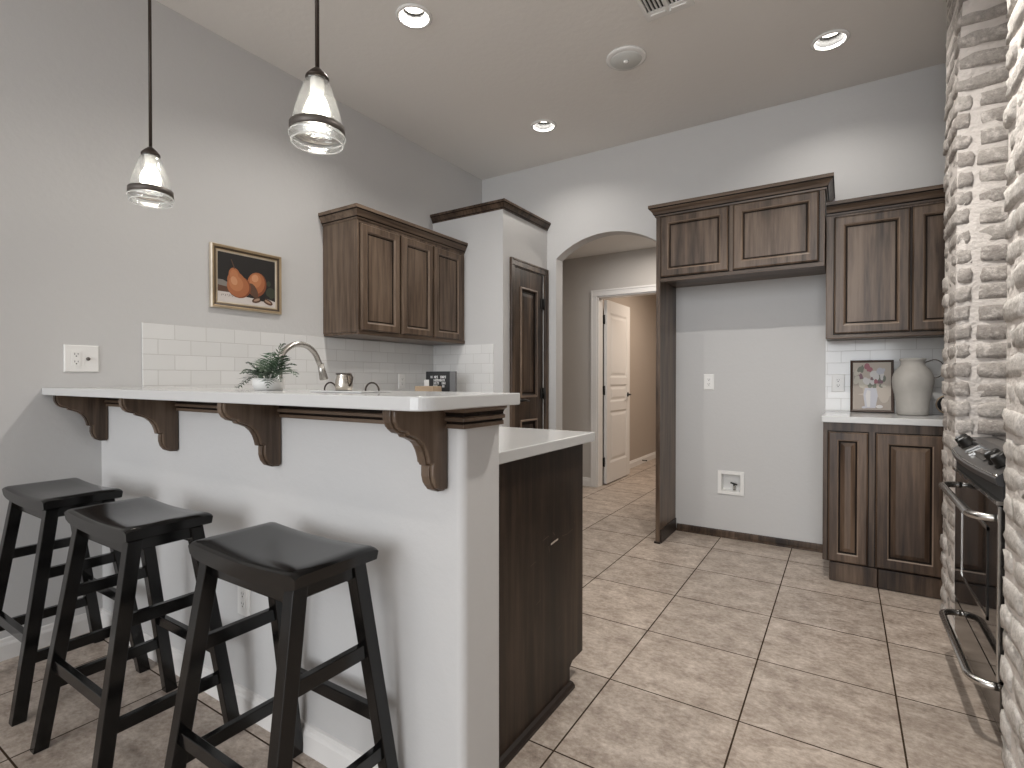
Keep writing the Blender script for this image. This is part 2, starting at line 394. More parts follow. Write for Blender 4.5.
# hall and the room beyond
HX, HY, HZ = -2.72, 5.17, 2.47
DX0, DX1, DZ = -2.216, -1.40, 2.03
struct(MB().box(HX - .1, HX, YB + .12, HY + .12, 0, HZ), 'wall_hall_left', 'hallw')
struct(MB().box(HX, DX0, HY, HY + .12, 0, HZ).box(DX1, -.4, HY, HY + .12, 0, HZ).box(DX0, DX1, HY, HY + .12, DZ, HZ), 'wall_hall_back', 'hallw')
struct(MB().box(-.5, -.4, YB + .12, HY, 0, HZ), 'wall_hall_right', 'hallw')
struct(MB().box(HX - .1, -.4, YB + .12, 8.1, HZ, HZ + .08), 'ceiling_hall', 'ceil')
struct(MB().box(-2.43, -2.33, HY + .12, 8.1, 0, HZ), 'wall_bedroom_left', 'bedw')
struct(MB().box(-2.33, -.4, 8.0, 8.1, 0, HZ), 'wall_bedroom_back', 'bedw')
struct(MB().box(-.5, -.4, HY + .12, 8.0, 0, HZ), 'wall_bedroom_right', 'bedw')
BASE = [(0, 0), (.014, 0), (.014, .062), (.011, .070), (.008, .074), (.006, .088), (0, .092)]
BASE = [(a, b) for a, b in BASE]
struct(MB().sweep([(HX, YB + .12), (HX, HY), (DX0 - .064, HY)], BASE), 'baseboard_hall', 'trim')
struct(MB().sweep([(-2.33, 6.02), (-2.33, 8.0), (-.5, 8.0)], BASE), 'baseboard_bedroom', 'trim')
# casing of the hall door
def casing_xz(mb, x0, x1, z1, y, wd=.066, t=.018):
    for (a, b) in ((x0 - wd, x0), (x1, x1 + wd)):
        mb.box(a, b, y - t, y, 0, z1)
    mb.box(x0 - wd, x1 + wd, y - t, y, z1, z1 + wd)
    mb.box(x0 - wd, x0 - wd + .018, y - t - .006, y - t, 0, z1 + wd); mb.box(x1 + wd - .018, x1 + wd, y - t - .006, y - t, 0, z1 + wd)
    mb.box(x0 - wd + .018, x1 + wd - .018, y - t - .006, y - t, z1 + wd - .018, z1 + wd)
    mb.box(x0, x0 + .012, y, y + .12, 0, z1); mb.box(x1 - .012, x1, y, y + .12, 0, z1); mb.box(x0 + .012, x1 - .012, y, y + .12, z1 - .012, z1)
    return mb
struct(casing_xz(MB(), DX0, DX1, DZ, HY), 'trim_2', 'trim', bevel=.003)
# open hall door (three raised panels), leaf runs away from us
d2 = sthing('door_2', (-2.19, 5.335, 0.008)); d2['label'] = 'white three-panel interior door standing open beyond the arch'
def hall_door():
    mb = MB(); x1 = -2.172; x0 = x1 - .035; ya, yb = 5.325, 6.045; z0, z1 = .012, 2.015
    mb.box(x0, x1 - .008, ya, yb, z0, z1)
    # face with three recessed-and-raised panels, built as strips between the panels
    pans = [(.23, .80), (.90, 1.09), (1.17, 1.88)]
    st = .10
    fy0, fy1 = ya + st, yb - st
    mb.box(x1 - .008, x1, ya, fy0, z0, z1); mb.box(x1 - .008, x1, fy1, yb, z0, z1)
    zz = [z0] + [q for p in pans for q in p] + [z1]
    for a, b in zip(zz[0::2], zz[1::2]): mb.box(x1 - .008, x1, fy0, fy1, a, b)
    for a, b in pans:
        mb.nest((x1 - .0075, fy0, a), (0, 1, 0), (0, 0, 1), fy1 - fy0, b - a, [(0, .0075, 0), (.018, .0, 0), (.03, .0, 0), (.055, .006, 0)], back=False)
    return mb
hall_door().build('door_leaf', 'trim', d2, bevel=.002)
for z in (.25, 1.03, 1.80):
    MB().box(-2.206, -2.200, 5.296, 5.328, z - .045, z + .045).tube([(-2.196, 5.312, z - .05), (-2.196, 5.312, z + .05)], .0085, 8).build('hinge', 'blackmetal', d2)
k = MB().lathe([(.028, 0), (.028, .006), (.012, .008), (.010, .035)], (-2.172, 5.975, .97), 16, axis=(1, 0, 0))
k.tube([(-2.137, 5.978, .97), (-2.132, 5.93, .972), (-2.134, 5.872, .966)], [.010, .009, .007], 8).build('door_handle', 'blackmetal', d2)

# ------------------------------------------------------------------ cabinet helpers
def door_loops(stile, rev=.0, d=.020, kind='raised'):
    if kind == 'raised':
        return [(0, 0, 0), (0, d - .006, 0), (.007, d, 0), (stile - .006, d, 0), (stile, d - .004, 2), (stile + .005, d - .012, 1), (stile + .009, d - .012, 1), (stile + .030, d - .004, 0)]
    return [(0, 0, 0), (0, d - .006, 0), (.007, d, 0), (stile - .012, d, 0), (stile - .006, d - .004, 2), (stile, d - .009, 0), (stile + .003, d - .0115, 1), (stile + .008, d - .0115, 1), (stile + .010, d - .010, 0)]
M['pale_edge'] = plain('pale_edge_wood', (.20, .145, .108), .4, var=.2)  # lighter wood tone on the bevels around door panels
def cab_door(parent, org, U, V, w, h, stile=.058, kind='flat', mat='woodz', name='door'):
    mb = MB(); mb.nest(org, U, V, w, h, door_loops(stile, kind=kind))
    # gap shadow painted as a dark line around the leaf at the face frame
    o, Uv, Vv = Vector(org), Vector(U), Vector(V); n = Uv.cross(Vv); g = .005
    mb.nest(o - Uv*g - Vv*g + n*.0002, U, V, w + 2*g, h + 2*g, [(0, 0, 1), (0, .0015, 1)], back=False)
    return mb.build(name, [mat, 'glaze_and_shade', 'pale_edge'], parent)
# ---- left upper cabinet (doors face +X)
t = thing('wall_cabinet', (XL, 2.215, 1.43), 'brown three-door wall cabinet with crown moulding on the left wall above the tiles', 'cabinet')
UX, UY0, UY1, UZ0, UZ1 = -2.572, 2.235, PY - .002, 1.450, 2.162
MB().box(XL + .001, UX, UY0, UY1, UZ0, UZ1).build('carcass', 'woodz', t, bevel=.003)
MB().box(XL + .001, UX - .012, UY0 + .004, UY1, 1.434, UZ0).box(UX - .012, UX + .006, UY0, UY1, 1.434, UZ0 + .012).build('bottom_rail', 'woody', t, bevel=.004)
for a, b in ((2.256, 2.588), (2.614, 2.930), (2.948, 3.270)):
    cab_door(t, (UX, a, 1.462), (0, 1, 0), (0, 0, 1), b - a, .670, .055)
crown([(XL + .001, UY0), (UX, UY0), (UX, UY1)], UZ1 - .005, .080, .036).build('crown_moulding', ['woody', 'glaze_and_shade'], t, bevel=.0012)
# ---- refrigerator enclosure: overhead cabinet with one tall side panel
FX0, FX1, FY = -1.112, -.100, 3.62
t = thing('fridge_cabinet', (FX0, FY, 0), 'brown two-door cabinet with tall side panel framing the empty refrigerator space', 'cabinet')
MB().box(FX0, FX0 + .030, FY, YB - .001, .004, 2.29).build('side_panel', 'woodz', t, bevel=.002)
MB().box(FX0 + .030, FX1, FY + .001, YB - .001, 1.852, 2.29).build('carcass', 'woodz', t, bevel=.002)
MB().box(FX0 + .030, FX1, FY - .001, FY + .020, 1.826, 1.852).box(FX0 + .030, FX1, FY + .020, YB - .001, 1.846, 1.852).build('bottom_rail', 'woodx', t, bevel=.002)
MB().box(FX0 - .008, FX0 + .034, FY - .008, FY + .012, 0, .012).build('panel_foot', 'toe', t)
MB().box(FX0 + .0305, FX0 + .040, FY + .01, YB - .02, .003, .095).build('panel_base', 'toe', t)
cab_door(t, (-1.074, FY, 1.858), (1, 0, 0), (0, 0, 1), .436, .415, .058)
cab_door(t, (-.606, FY, 1.858), (1, 0, 0), (0, 0, 1), .474, .415, .058)
crown([(FX0, YB - .001), (FX0, FY), (FX1, FY), (FX1, YB - .001)], 2.279, .078, .045).build('crown_moulding', ['woodx', 'glaze_and_shade'], t, bevel=.0012)
# ---- right upper cabinet
RX0, RX1, RY = -.095, 1.055, 3.70
t = thing('wall_cabinet', (RX0, RY, 1.39), 'brown wall cabinet hanging above the grey jug, cut off by the brick pillar', 'cabinet')
MB().box(RX0, RX1, RY, YB - .001, 1.412, 2.155).build('carcass', 'woodz', t, bevel=.003)
MB().box(RX0, RX1, RY - .006, RY + .014, 1.394, 1.414).box(RX0, RX1, RY + .014, YB - .001, 1.404, 1.412).build('bottom_rail', 'woodx', t, bevel=.004)
cab_door(t, (-.052, RY, 1.424), (1, 0, 0), (0, 0, 1), .362, .695, .058)
cab_door(t, (.322, RY, 1.424), (1, 0, 0), (0, 0, 1), .362, .695, .058)
crown([(RX0 + .0, RY), (RX1, RY)], 2.136, .076, .045).build('crown_moulding', ['woodx', 'glaze_and_shade'], t, bevel=.0012)
# ---- right base cabinet
BY = 3.49
CZ = .942                                   # top of the lower counters
t = thing('base_cabinet', (-.1, BY, 0), 'dark brown two-door base cabinet under the small counter beside the brick pillar', 'cabinet')
MB().box(-.100, 1.055, BY, YB - .001, .112, CZ - .036).build('carcass', 'woodd', t, bevel=.002)
MB().box(-.066, .160, BY - .004, BY + .03, .003, .108).box(.163, 1.055, BY - .007, BY + .03, .003, .108).box(-.066, 1.055, BY + .03, BY + .05, .003, .108).build('plinth', 'woodd', t, bevel=.003)
M['woodb'] = wood('base_cabinet_wood', 2, (.016, .009, .0058), (.064, .039, .025), (.140, .092, .061))
cab_door(t, (-.074, BY, .118), (1, 0, 0), (0, 0, 1), .188, .735, .050, 'raised', 'woodb')
cab_door(t, (.150, BY, .118), (1, 0, 0), (0, 0, 1), .300, .735, .058, 'raised', 'woodb')
cab_door(t, (.475, BY, .118), (1, 0, 0), (0, 0, 1), .300, .735, .058, 'raised', 'woodb')
c = MB().box(-.108, 1.056, BY - .034, YB - .009, CZ - .036, CZ).build('countertop', 'quartz', bevel=.004)
tag(c, 'short white countertop under the grey jug and the flower picture', 'countertop')
# baseboard in the fridge space
BB = [(0, 0), (.022, 0), (.022, .012), (.012, .018), (.012, .042), (.008, .05), (0, .052)]
struct(MB().sweep([(FX0 + .041, YB), (-.10, YB)], BB), 'baseboard_back', 'woodd')
# ---- tiles
struct(MB().box(XL, XL + .008, 1.181, PY - .001, CZ, 1.430), 'trim_3', 'tileL', bevel=.001)
struct(MB().box(XL + .009, -2.287, PY - .008, PY, CZ, 1.424), 'trim_4', 'tileX', bevel=.001)
struct(MB().box(-.103, 1.056, YB - .008, YB, CZ, 1.402), 'trim_5', 'tileR', bevel=.001)
# ---- peninsula wall, rounded free corner
PYF, PYB2, PXE = 1.014, 1.180, -.789
def pony():
    mb = MB(); r = .022; pts = [(XL, PYB2), (XL, PYF)]
    for cx, cy, a0 in ((PXE - r, PYF + r, -PI/2), (PXE - r*.5, PYB2 - r*.5, 0)):
        rr = r if a0 < 0 else r*.5
        pts += [(cx + rr*math.cos(a0 + PI/2*k/8), cy + rr*math.sin(a0 + PI/2*k/8)) for k in range(9)]
    lo = [[(x, y, z) for x, y in pts] for z in (0, 1.080)]
    return mb.loft(lo, 0, False)
struct(pony(), 'wall_peninsula', 'wall')
struct(MB().sweep([(XL, YN), (XL, PYF), (PXE, PYF)][0:3], [(a, b*.96) for a, b in BASE]), 'baseboard_left', 'trim')
# dark moulding that wraps the wall top under the bar
TR = [(0, 0), (.011, 0), (.011, .011), (.007, .0125), (.007, .016), (.016, .018), (.016, .027), (.010, .029), (.010, .033), (.014, .040), (.022, .046), (.022, .054), (0, .054)]
struct(MB().sweepm([(XL, PYF), (PXE, PYF), (PXE, PYB2)], TR, 1.0285, (2, 3, 4, 7, 8), 1), 'trim_6', ['woodx', 'glaze_and_shade'], bevel=.001)
# raised bar top
def slab(x0, x1, y0, y1, z0, z1, r, rb=.012):
    pts = [(x0, y1), (x0, y0)]
    pts += [(x1 - r + r*math.cos(-PI/2 + PI/2*k/8), y0 + r + r*math.sin(-PI/2 + PI/2*k/8)) for k in range(9)]
    pts += [(x1 - rb + rb*math.cos(PI/2*k/6), y1 - rb + rb*math.sin(PI/2*k/6)) for k in range(7)]
    return MB().loft([[(x, y, z) for x, y in pts] for z in (z0, z1)], 0, False)
BZ = 1.114
b = slab(XL + .001, -.727, .801, 1.190, BZ - .031, BZ, .045).build('bar_countertop', 'quartz', bevel=.003)
tag(b, 'long white raised bar top carried on dark corbels above the stools', 'countertop')
# corbels
def corbel(x1):
    x0 = x1 - .042; yw = PYF - .002
    prof = [(1.0, 1.082), (.830, 1.082), (.829, 1.068), (.831, 1.055), (.838, 1.042), (.848, 1.034), (.860, 1.0305), (.868, 1.0295), (.871, 1.022), (.886, 1.017), (.903, 1.009), (.918, .995),
            (.928, .978), (.934, .960), (.936, .947), (.949, .945), (.948, .934), (.948, .915), (.953, .897), (.962, .884), (.977, .877), (1.0, .876)]
    s = (yw - .829)/(1.0 - .829); prof = [(.829 + (y - .829)*s, z) for y, z in prof]
    return prof, x0, x1
CORB = [(-2.824, 'dark wooden corbel under the bar nearest the left wall'), (-2.182, 'dark wooden corbel under the bar, second from the left wall'),
        (-1.522, 'dark wooden corbel under the bar below the fern, third from the left wall'), (-.834, 'dark wooden corbel at the open right end of the bar')]
for x, lab in CORB:
    prof, x0, x1 = corbel(x)
    t = thing('corbel', ((x0 + x1)/2, PYF, .874), lab, 'corbel')
    inner = [(y + .006 if z < 1.081 else y, z) for y, z in prof]
    MB().loft([[(xx, y, z) for y, z in prof] for xx in (x0, x1)], 0).build('bracket_body', 'woodz', t, bevel=.004)
    # raised rib that follows the scroll
    pts = prof[1:]
    mb = MB(); xa, xb = x0 + .010, x1 - .010; nrm = []
    loops = []
    for i, (y, z) in enumerate(pts):
        a = Vector(pts[max(i-1, 0)]); c = Vector(pts[min(i+1, len(pts)-1)]); d = (c - a).normalized(); n = Vector((d.y, -d.x))
        if n.x > 0 and n.y > 0: n = -n
        p1 = Vector((y, z)) + Vector((-abs(n.x), -abs(n.y)))*.005; p0 = Vector((y, z)) + Vector((abs(n.x), abs(n.y)))*.003
        p1.y = min(p1.y, 1.082); p0.y = min(p0.y, 1.082)
        loops.append([(xa, p0.x, p0.y), (xa, p1.x, p1.y), (xb, p1.x, p1.y), (xb, p0.x, p0.y)])
    mb.loft(loops, 0).build('scroll_rib', 'woodz', t, bevel=.002)
# ---- lower counter (peninsula return and run along the left wall) and its cabinets
def lower_counter():
    z0, z1 = CZ - .036, CZ; mb = MB()
    x1 = -.828; y1 = 1.912
    for a in ((XL + .009, x1, PYB2 + .001, y1), (XL + .009, -2.27, y1, PY - .009)):
        mb.box(*a, z0, z1)
    return mb
c = lower_counter().build('countertop', 'quartz', bevel=.0035, weld=False)
tag(c, 'white lower countertop behind the bar, its end showing above the dark panel', 'countertop')
t = thing('peninsula_cabinet', (-.86, 1.5, 0), 'dark brown scratched end panel of the peninsula base cabinet below the lower counter', 'cabinet')
MB().sweep([(-.860, PYB2 + .01), (-.860, 1.756)], [(0, 0), (.020, 0), (.019, .010), (.012, .019), (0, .022)], .001).build('shoe_moulding', 'toe', t)
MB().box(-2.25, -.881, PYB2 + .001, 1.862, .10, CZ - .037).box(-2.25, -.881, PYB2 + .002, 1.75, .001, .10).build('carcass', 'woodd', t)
for a in (-2.22, -1.88, -1.54, -1.20):
    cab_door(t, (a + .30, 1.862, .13), (-1, 0, 0), (0, 0, 1), .30, .74, .055, 'raised', 'woodb')
mb = MB().loft([[(x, y, z) for y, z in ((PYB2 + .001, .0), (1.754, .0), (1.754, .072), (1.776, .086), (1.866, .086), (1.866, CZ - .036), (PYB2 + .001, CZ - .036))] for x in (-.880, -.860)], 0)
def scratch(pts, wd, mi):
    for (y0, z0), (y1, z1) in zip(pts[:-1], pts[1:]):
        d = Vector((y1 - y0, z1 - z0)).normalized(); n = Vector((-d.y, d.x))*wd
        mb.add([(-.8594, y0 - n.x, z0 - n.y), (-.8594, y1 - n.x, z1 - n.y), (-.8594, y1 + n.x, z1 + n.y), (-.8594, y0 + n.x, z0 + n.y)], [(0, 1, 2, 3)], mi)
for pts, wd, mi in (([(1.602, .574), (1.628, .577), (1.656, .579)], .0034, 1), ([(1.687, .582), (1.728, .579), (1.778, .586)], .0014, 2), ([(1.543, .602), (1.585, .608)], .0013, 2), ([(1.585, .573), (1.592, .550)], .0013, 2),
                ([(1.618, .612), (1.633, .598)], .0013, 2), ([(1.790, .606), (1.792, .613)], .003, 2), ([(1.50, .40), (1.53, .408)], .001, 2), ([(1.66, .25), (1.68, .262)], .0012, 2), ([(1.46, .54), (1.50, .545)], .0011, 2)):
    scratch(pts, wd, mi)
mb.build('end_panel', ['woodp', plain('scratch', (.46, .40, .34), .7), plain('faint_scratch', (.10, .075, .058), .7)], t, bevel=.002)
t = thing('base_cabinet', (XL, 2.3, 0), 'dark brown base cabinets along the left wall under the wall cabinet, hidden behind the bar', 'cabinet')
MB().box(XL + .009, -2.30, 1.905, PY - .009, .10, CZ - .037).box(XL + .009, -2.36, 1.905, PY - .009, 0, .10).build('carcass', 'woodd', t)
for a in (1.93, 2.40, 2.87):
    cab_door(t, (-2.30, a, .13), (0, 1, 0), (0, 0, 1), .43, .74, .055, 'raised', 'woodb')

# ------------------------------------------------------------------ pantry door
d1 = sthing('door_1', (PX, PD0, 0)); d1['label'] = 'dark brown panelled pantry door in the white corner closet'
mb = MB()
CW = .055
for a, b in ((PD0 - CW, PD0), (PD1, PD1 + CW)): mb.box(PX, PX + .016, a, b, 0, PDZ)
mb.box(PX, PX + .016, PD0 - CW, PD1 + CW, PDZ, PDZ + CW)
mb.box(PX + .016, PX + .022, PD0 - CW, PD0 - CW + .014, 0, PDZ + CW); mb.box(PX + .016, PX + .022, PD1 + CW - .014, PD1 + CW, 0, PDZ + CW); mb.box(PX + .016, PX + .022, PD0 - CW + .014, PD1 + CW - .014, PDZ + CW - .014, PDZ + CW)
struct(mb, 'trim_7', 'woodz', bevel=.003)
mb = MB(); x1 = PX - .004
ya, yb, z0, z1 = PD0 + .004, PD1 - .004, .01, PDZ - .004
st = .105; pans = [(.20, .82), (1.00, 1.90)]
mb.box(x1 - .035, x1 - .012, ya, yb, z0, z1)
mb.box(x1 - .012, x1, ya, ya + st, z0, z1); mb.box(x1 - .012, x1, yb - st, yb, z0, z1)
zz = [z0] + [q for p in pans for q in p] + [z1]
for a, b in zip(zz[0::2], zz[1::2]): mb.box(x1 - .012, x1, ya + st, yb - st, a, b)
for a, b in pans:
    mb.nest((x1 - .0115, ya + st, a), (0, 1, 0), (0, 0, 1), yb - ya - 2*st, b - a, [(0, .0115, 0), (0, .020, 2), (.014, .022, 2), (.022, .010, 0), (.030, .002, 1), (.045, .002, 1), (.07, .006, 0)], back=False)
mb.build('door_leaf', ['woodd', 'glaze_and_shade', 'pale_edge'], d1, bevel=.0015)
for z in (.25, 1.03, 1.80):
    MB().box(x1, x1 + .006, PD1 - .05, PD1 - .006, z - .045, z + .045).tube([(x1 + .012, PD1 - .004, z - .05), (x1 + .012, PD1 - .004, z + .05)], .008, 8).build('hinge', 'blackmetal', d1)
k = MB().lathe([(.028, 0), (.028, .006), (.012, .008), (.010, .045)], (x1, PD0 + .065, .98), 16, axis=(1, 0, 0))
k.tube([(x1 + .045, PD0 + .060, .98), (x1 + .05, PD0 + .11, .983), (x1 + .048, PD0 + .170, .975)], [.010, .009, .007], 8).build('door_handle', 'blackmetal', d1)

# ------------------------------------------------------------------ brick surround of the range
SX = .402                                    # face toward the kitchen
NY1, FY0, FY1 = 2.112, 2.935, 3.262
CO = .082
random.seed(11)
def lean(z):                                 # arch springing: jambs close in above 2.3 m
    return 0 if z < 2.3 else .62*(z - 2.3)**2
def brick(mb, x0, x1, y0, y1, z0, z1, j=.0042, rnd=.30, m=0, push=0):
    # rounded tumbled brick: a box of 5x5x4 points pulled toward a superellipsoid and jittered
    nx, ny, nz = 4, 4, 3
    c = Vector(((x0+x1)/2, (y0+y1)/2, (z0+z1)/2)); h = Vector(((x1-x0)/2, (y1-y0)/2, (z1-z0)/2))
    idx = {}; vs = []; fs = []
    sk = [random.uniform(-1, 1) for _ in range(6)]
    def P(i, j_, k):
        key = (i, j_, k)
        if key in idx: return idx[key]
        u = Vector((2*i/nx - 1, 2*j_/ny - 1, 2*k/nz - 1))
        rad = .014
        q = Vector((u.x*h.x, u.y*h.y, u.z*h.z))
        # round the edges with a fixed radius
        core = Vector((max(-h.x + rad, min(h.x - rad, q.x)), max(-h.y + rad, min(h.y - rad, q.y)), max(-h.z + rad, min(h.z - rad, q.z))))
        d = q - core
        if d.length > rad: q = core + d.normalized()*rad
        q += Vector((random.uniform(-j, j), random.uniform(-j, j), random.uniform(-j, j)*.8))
        q.z += sk[0]*.005*u.y + sk[1]*.004*u.x
        q.x += sk[2]*.006; q.y += sk[3]*.004
        p = c + q; idx[key] = len(vs); vs.append(p); return idx[key]
    for i in range(nx):
        for j_ in range(ny):
            fs.append((P(i, j_, 0), P(i, j_+1, 0), P(i+1, j_+1, 0), P(i+1, j_, 0))); fs.append((P(i, j_, nz), P(i+1, j_, nz), P(i+1, j_+1, nz), P(i, j_+1, nz)))
    for i in range(nx):
        for k in range(nz):
            fs.append((P(i, 0, k), P(i+1, 0, k), P(i+1, 0, k+1), P(i, 0, k+1))); fs.append((P(i, ny, k), P(i, ny, k+1), P(i+1, ny, k+1), P(i+1, ny, k)))
    for j_ in range(ny):
        for k in range(nz):
            fs.append((P(0, j_, k), P(0, j_, k+1), P(0, j_+1, k+1), P(0, j_+1, k))); fs.append((P(nx, j_, k), P(nx, j_+1, k), P(nx, j_+1, k+1), P(nx, j_, k+1)))
    mb.add(vs, fs, m, True)
t = thing('brick_surround', (SX + .3, 2.46, 0), 'whitewashed rough brick surround rising to the ceiling around the range', 'brick surround')
def core_poly(z, near):
    d = lean(z); i = .007
    if near: return [(SX + i, 1.55, z), (SX + i, NY1 - i + d, z), (XR - .002, NY1 - i + d, z), (XR - .002, 1.55, z)]
    return [(SX + i, FY0 + i - d, z), (SX + i, FY1 - i, z), (XR - .002, FY1 - i, z), (XR - .002, FY0 + i - d, z)]
ZS = [0.002, 1.0, 2.3] + [2.3 + .73*k/10 for k in range(1, 11)]
ncourse = int(ZC/CO)
for near in (False, True):
    nme = 'pillar'
    mb = MB(); mb.loft([core_poly(z, near) for z in ZS], 0)
    for c in range(ncourse + 1):
        z0 = c*CO + .006; z1 = min(c*CO + CO - .006, ZC - .018)
        if z1 - z0 < .03: continue
        d = lean((z0 + z1)/2)
        if not near:
            # face toward the kitchen, end face over the range
            ya, yb = FY0 - d, FY1
            w = (yb - ya - .02)/2
            if z0 < 2.33:
                x_c = SX + .052 if True else 0
                off = 0 if c % 2 else .0
                brick(mb, SX, SX + .060 + random.uniform(-.006, .006), ya, ya + .20, z0, z1, m=1)
                brick(mb, SX, SX + .09, ya + .212, yb, z0, z1, m=1)
                xa = SX + .078 + random.uniform(-.006, .006)
                brick(mb, xa, xa + .19, ya, ya + .08, z0, z1, m=1)
                brick(mb, xa + .205, xa + .40, ya, ya + .08, z0, z1, m=1)
            else:
                brick(mb, SX, SX + .09, ya + .112, yb, z0, z1, m=1)
                brick(mb, SX, SX + .205, ya, ya + .10, z0, z1, m=1)
                brick(mb, SX + .217, SX + .43, ya, ya + .10, z0, z1, m=1)
        else:
            ya, yb = 1.55, NY1 + d
            o = .10 if c % 2 else .0
            brick(mb, SX, SX + .09, yb - .20 + o - .0, yb, z0, z1, m=2)
            brick(mb, SX, SX + .09, yb - .20 + o - .212, yb - .20 + o - .012, z0, z1, m=2)
            brick(mb, SX, SX + .09, ya + .01, yb - .20 + o - .224, z0, z1, m=2)
            brick(mb, SX + .10, SX + .30, yb - .09, yb, z0, z1, m=2)
            brick(mb, SX + .312, SX + .52, yb - .09, yb, z0, z1, m=2)
            xo = SX + (.10 if c % 2 else .20)
            for k in range(4):
                xa, xb = (SX if k == 0 else xo + (k - 1)*.212), min(xo + k*.212 - .012, XR - .01)
                if xb - xa > .05: brick(mb, xa, xb, ya - .008, ya + .06, z0, z1, m=2)
    mb.build(nme, ['mortar', 'brickf', 'brickn'], t)

# ------------------------------------------------------------------ range (oven faces -X)
RY0, RY1, RXF = 2.140, 2.918, .404
t = thing('range', (RXF, (RY0 + RY1)/2, 0), 'black and stainless steel range set between the two brick pillars', 'range')
MB().box(RXF + .03, XR - .01, RY0, RY1, .06, .905).box(RXF + .10, XR - .05, RY0 + .03, RY1 - .03, 0, .06).build('body', 'panelgrey', t, bevel=.003)
MB().box(RXF + .12, XR - .01, RY0, RY1, .906, .918).build('cooktop', 'blackglass', t, bevel=.003)
od = MB().box(RXF + .002, RXF + .03, RY0 + .004, RY1 - .004, .222, .760).build('oven_door', 'blackglass', t, bevel=.003)
MB().box(RXF - .004, RXF + .004, RY0 + .002, RY0 + .016, .222, .760).build('edge_trim', 'steel', od, bevel=.002)
wy0, wy1, wz0, wz1 = 2.30, 2.765, .350, .66
wf = MB()
for q in ((wy0, wy1, wz0, wz0 + .012), (wy0, wy1, wz1 - .012, wz1), (wy0, wy0 + .012, wz0, wz1), (wy1 - .012, wy1, wz0, wz1)): wf.box(RXF - .001, RXF + .002, *q, 1 if q[1] == wy0 + .012 else 0)
wf.build('window_frame', ['steel', 'blackmetal'], od)
def handle(z, reach, ya, yb, r, zz=0):
    x = RXF - reach; c = .055; pts = [(RXF + .004, yb, z)]
    for k in range(7):
        a = PI/2*k/6; pts.append((x + c - c*math.sin(a), yb - c + c*math.cos(a), z))
    for k in range(7):
        a = PI/2*k/6; pts.append((x + c - c*math.cos(a), ya + c - c*math.sin(a), z))
    pts.append((RXF + .004, ya, z)); return MB().tube(pts, r, 12)
handle(.715, .062, RY0 + .05, 2.80, .0125).build('door_handle', 'steel', od)
dr = MB().box(RXF + .004, RXF + .03, RY0 + .004, RY1 - .004, .065, .214).build('drawer', 'darksteel', t, bevel=.003)
handle(.185, .058, RY0 + .05, 2.80, .0125).build('drawer_handle', 'steel', dr)
vg = MB()
vg.box(RXF - .008, RXF + .03, RY0 + .004, RY1 - .004, .764, .776); 
for k in range(7):
    y = RY0 + .05 + k*.10; vg.box(RXF - .0085, RXF + .004, y, y + .075, .767, .773, 1)
vg.build('vent_strip', ['steel', 'slot'], t)
MB().box(RXF + .006, RXF + .03, RY0 + .004, RY1 - .004, .776, .822).build('vent_gap', 'slot', t)
# bow-fronted control panel
def bow(y, a): 
    u = (y - RY0)/(RY1 - RY0); return a*4*u*(1 - u)
n = 20; ys = [RY0 + (RY1 - RY0)*k/n for k in range(n + 1)]
cp = MB()
loops = []
for y in ys:
    bx = RXF - .008 - bow(y, .022)
    loops.append([(RXF + .030, y, .820), (bx + .010, y, .822), (bx, y, .828), (bx - .004, y, .846), (bx + .004, y, .856), (RXF + .050, y, .902), (RXF + .120, y, .910), (RXF + .120, y, .820)])
cp.loft(loops, [0]*n, True)
cpo = cp.build('control_panel', ['panelgrey', 'panelsteel'], t)
for p_ in cpo.data.polygons:
    if p_.normal.z > .6: p_.material_index = 1
m_ = cpo.modifiers.new('es', 'EDGE_SPLIT'); m_.split_angle = math.radians(40)
st = MB()
edge = [(RXF - .009 - bow(y, .022) + .002, y, .8535) for y in ys]
st.tube(edge, .0035, 6).build('panel_trim', 'steel', cpo)
def on_panel(y, f):                          # point on the sloped top, f from front to back
    bx = RXF - .004 - bow(y, .022); x = bx + (RXF + .050 - bx)*f; return Vector((x, y, .857 + .046*f))
sl = Vector((-.80, 0, 1)).normalized()
for y in (RY1 - .075, RY1 - .155, RY0 + .155, RY0 + .075):
    p = on_panel(y, .62)
    kb = MB().lathe([(.029, 0), (.029, .006), (.025, .010), (.023, .030), (.020, .034)], p, 20, axis=sl).build('knob', 'blackmetal', cpo)
    MB().bar(p + sl*.033 + Vector((-.014, 0, -.006)), p + sl*.033 + Vector((.014, 0, .006)), .006, .006, m=0).build('knob_grip', 'steel', kb)
p = on_panel(2.52, .55)
MB().hexa([on_panel(2.60, .30) + sl*.001, on_panel(2.36, .30) + sl*.001, on_panel(2.36, .80) + sl*.001, on_panel(2.60, .80) + sl*.001],
          [on_panel(2.60, .30) + sl*.003, on_panel(2.36, .30) + sl*.003, on_panel(2.36, .80) + sl*.003, on_panel(2.60, .80) + sl*.003]).build('display', 'blackglass', cpo)
MB().bar(on_panel(2.62, .22) + sl*.006, on_panel(2.62, .92) + sl*.006, .016, .008).build('touch_strip', 'steel', cpo)
MB().bar(on_panel(2.545, .20) + sl*.004, on_panel(2.545, .42) + sl*.004, .03, .006).build('touch_strip', 'steel', cpo)

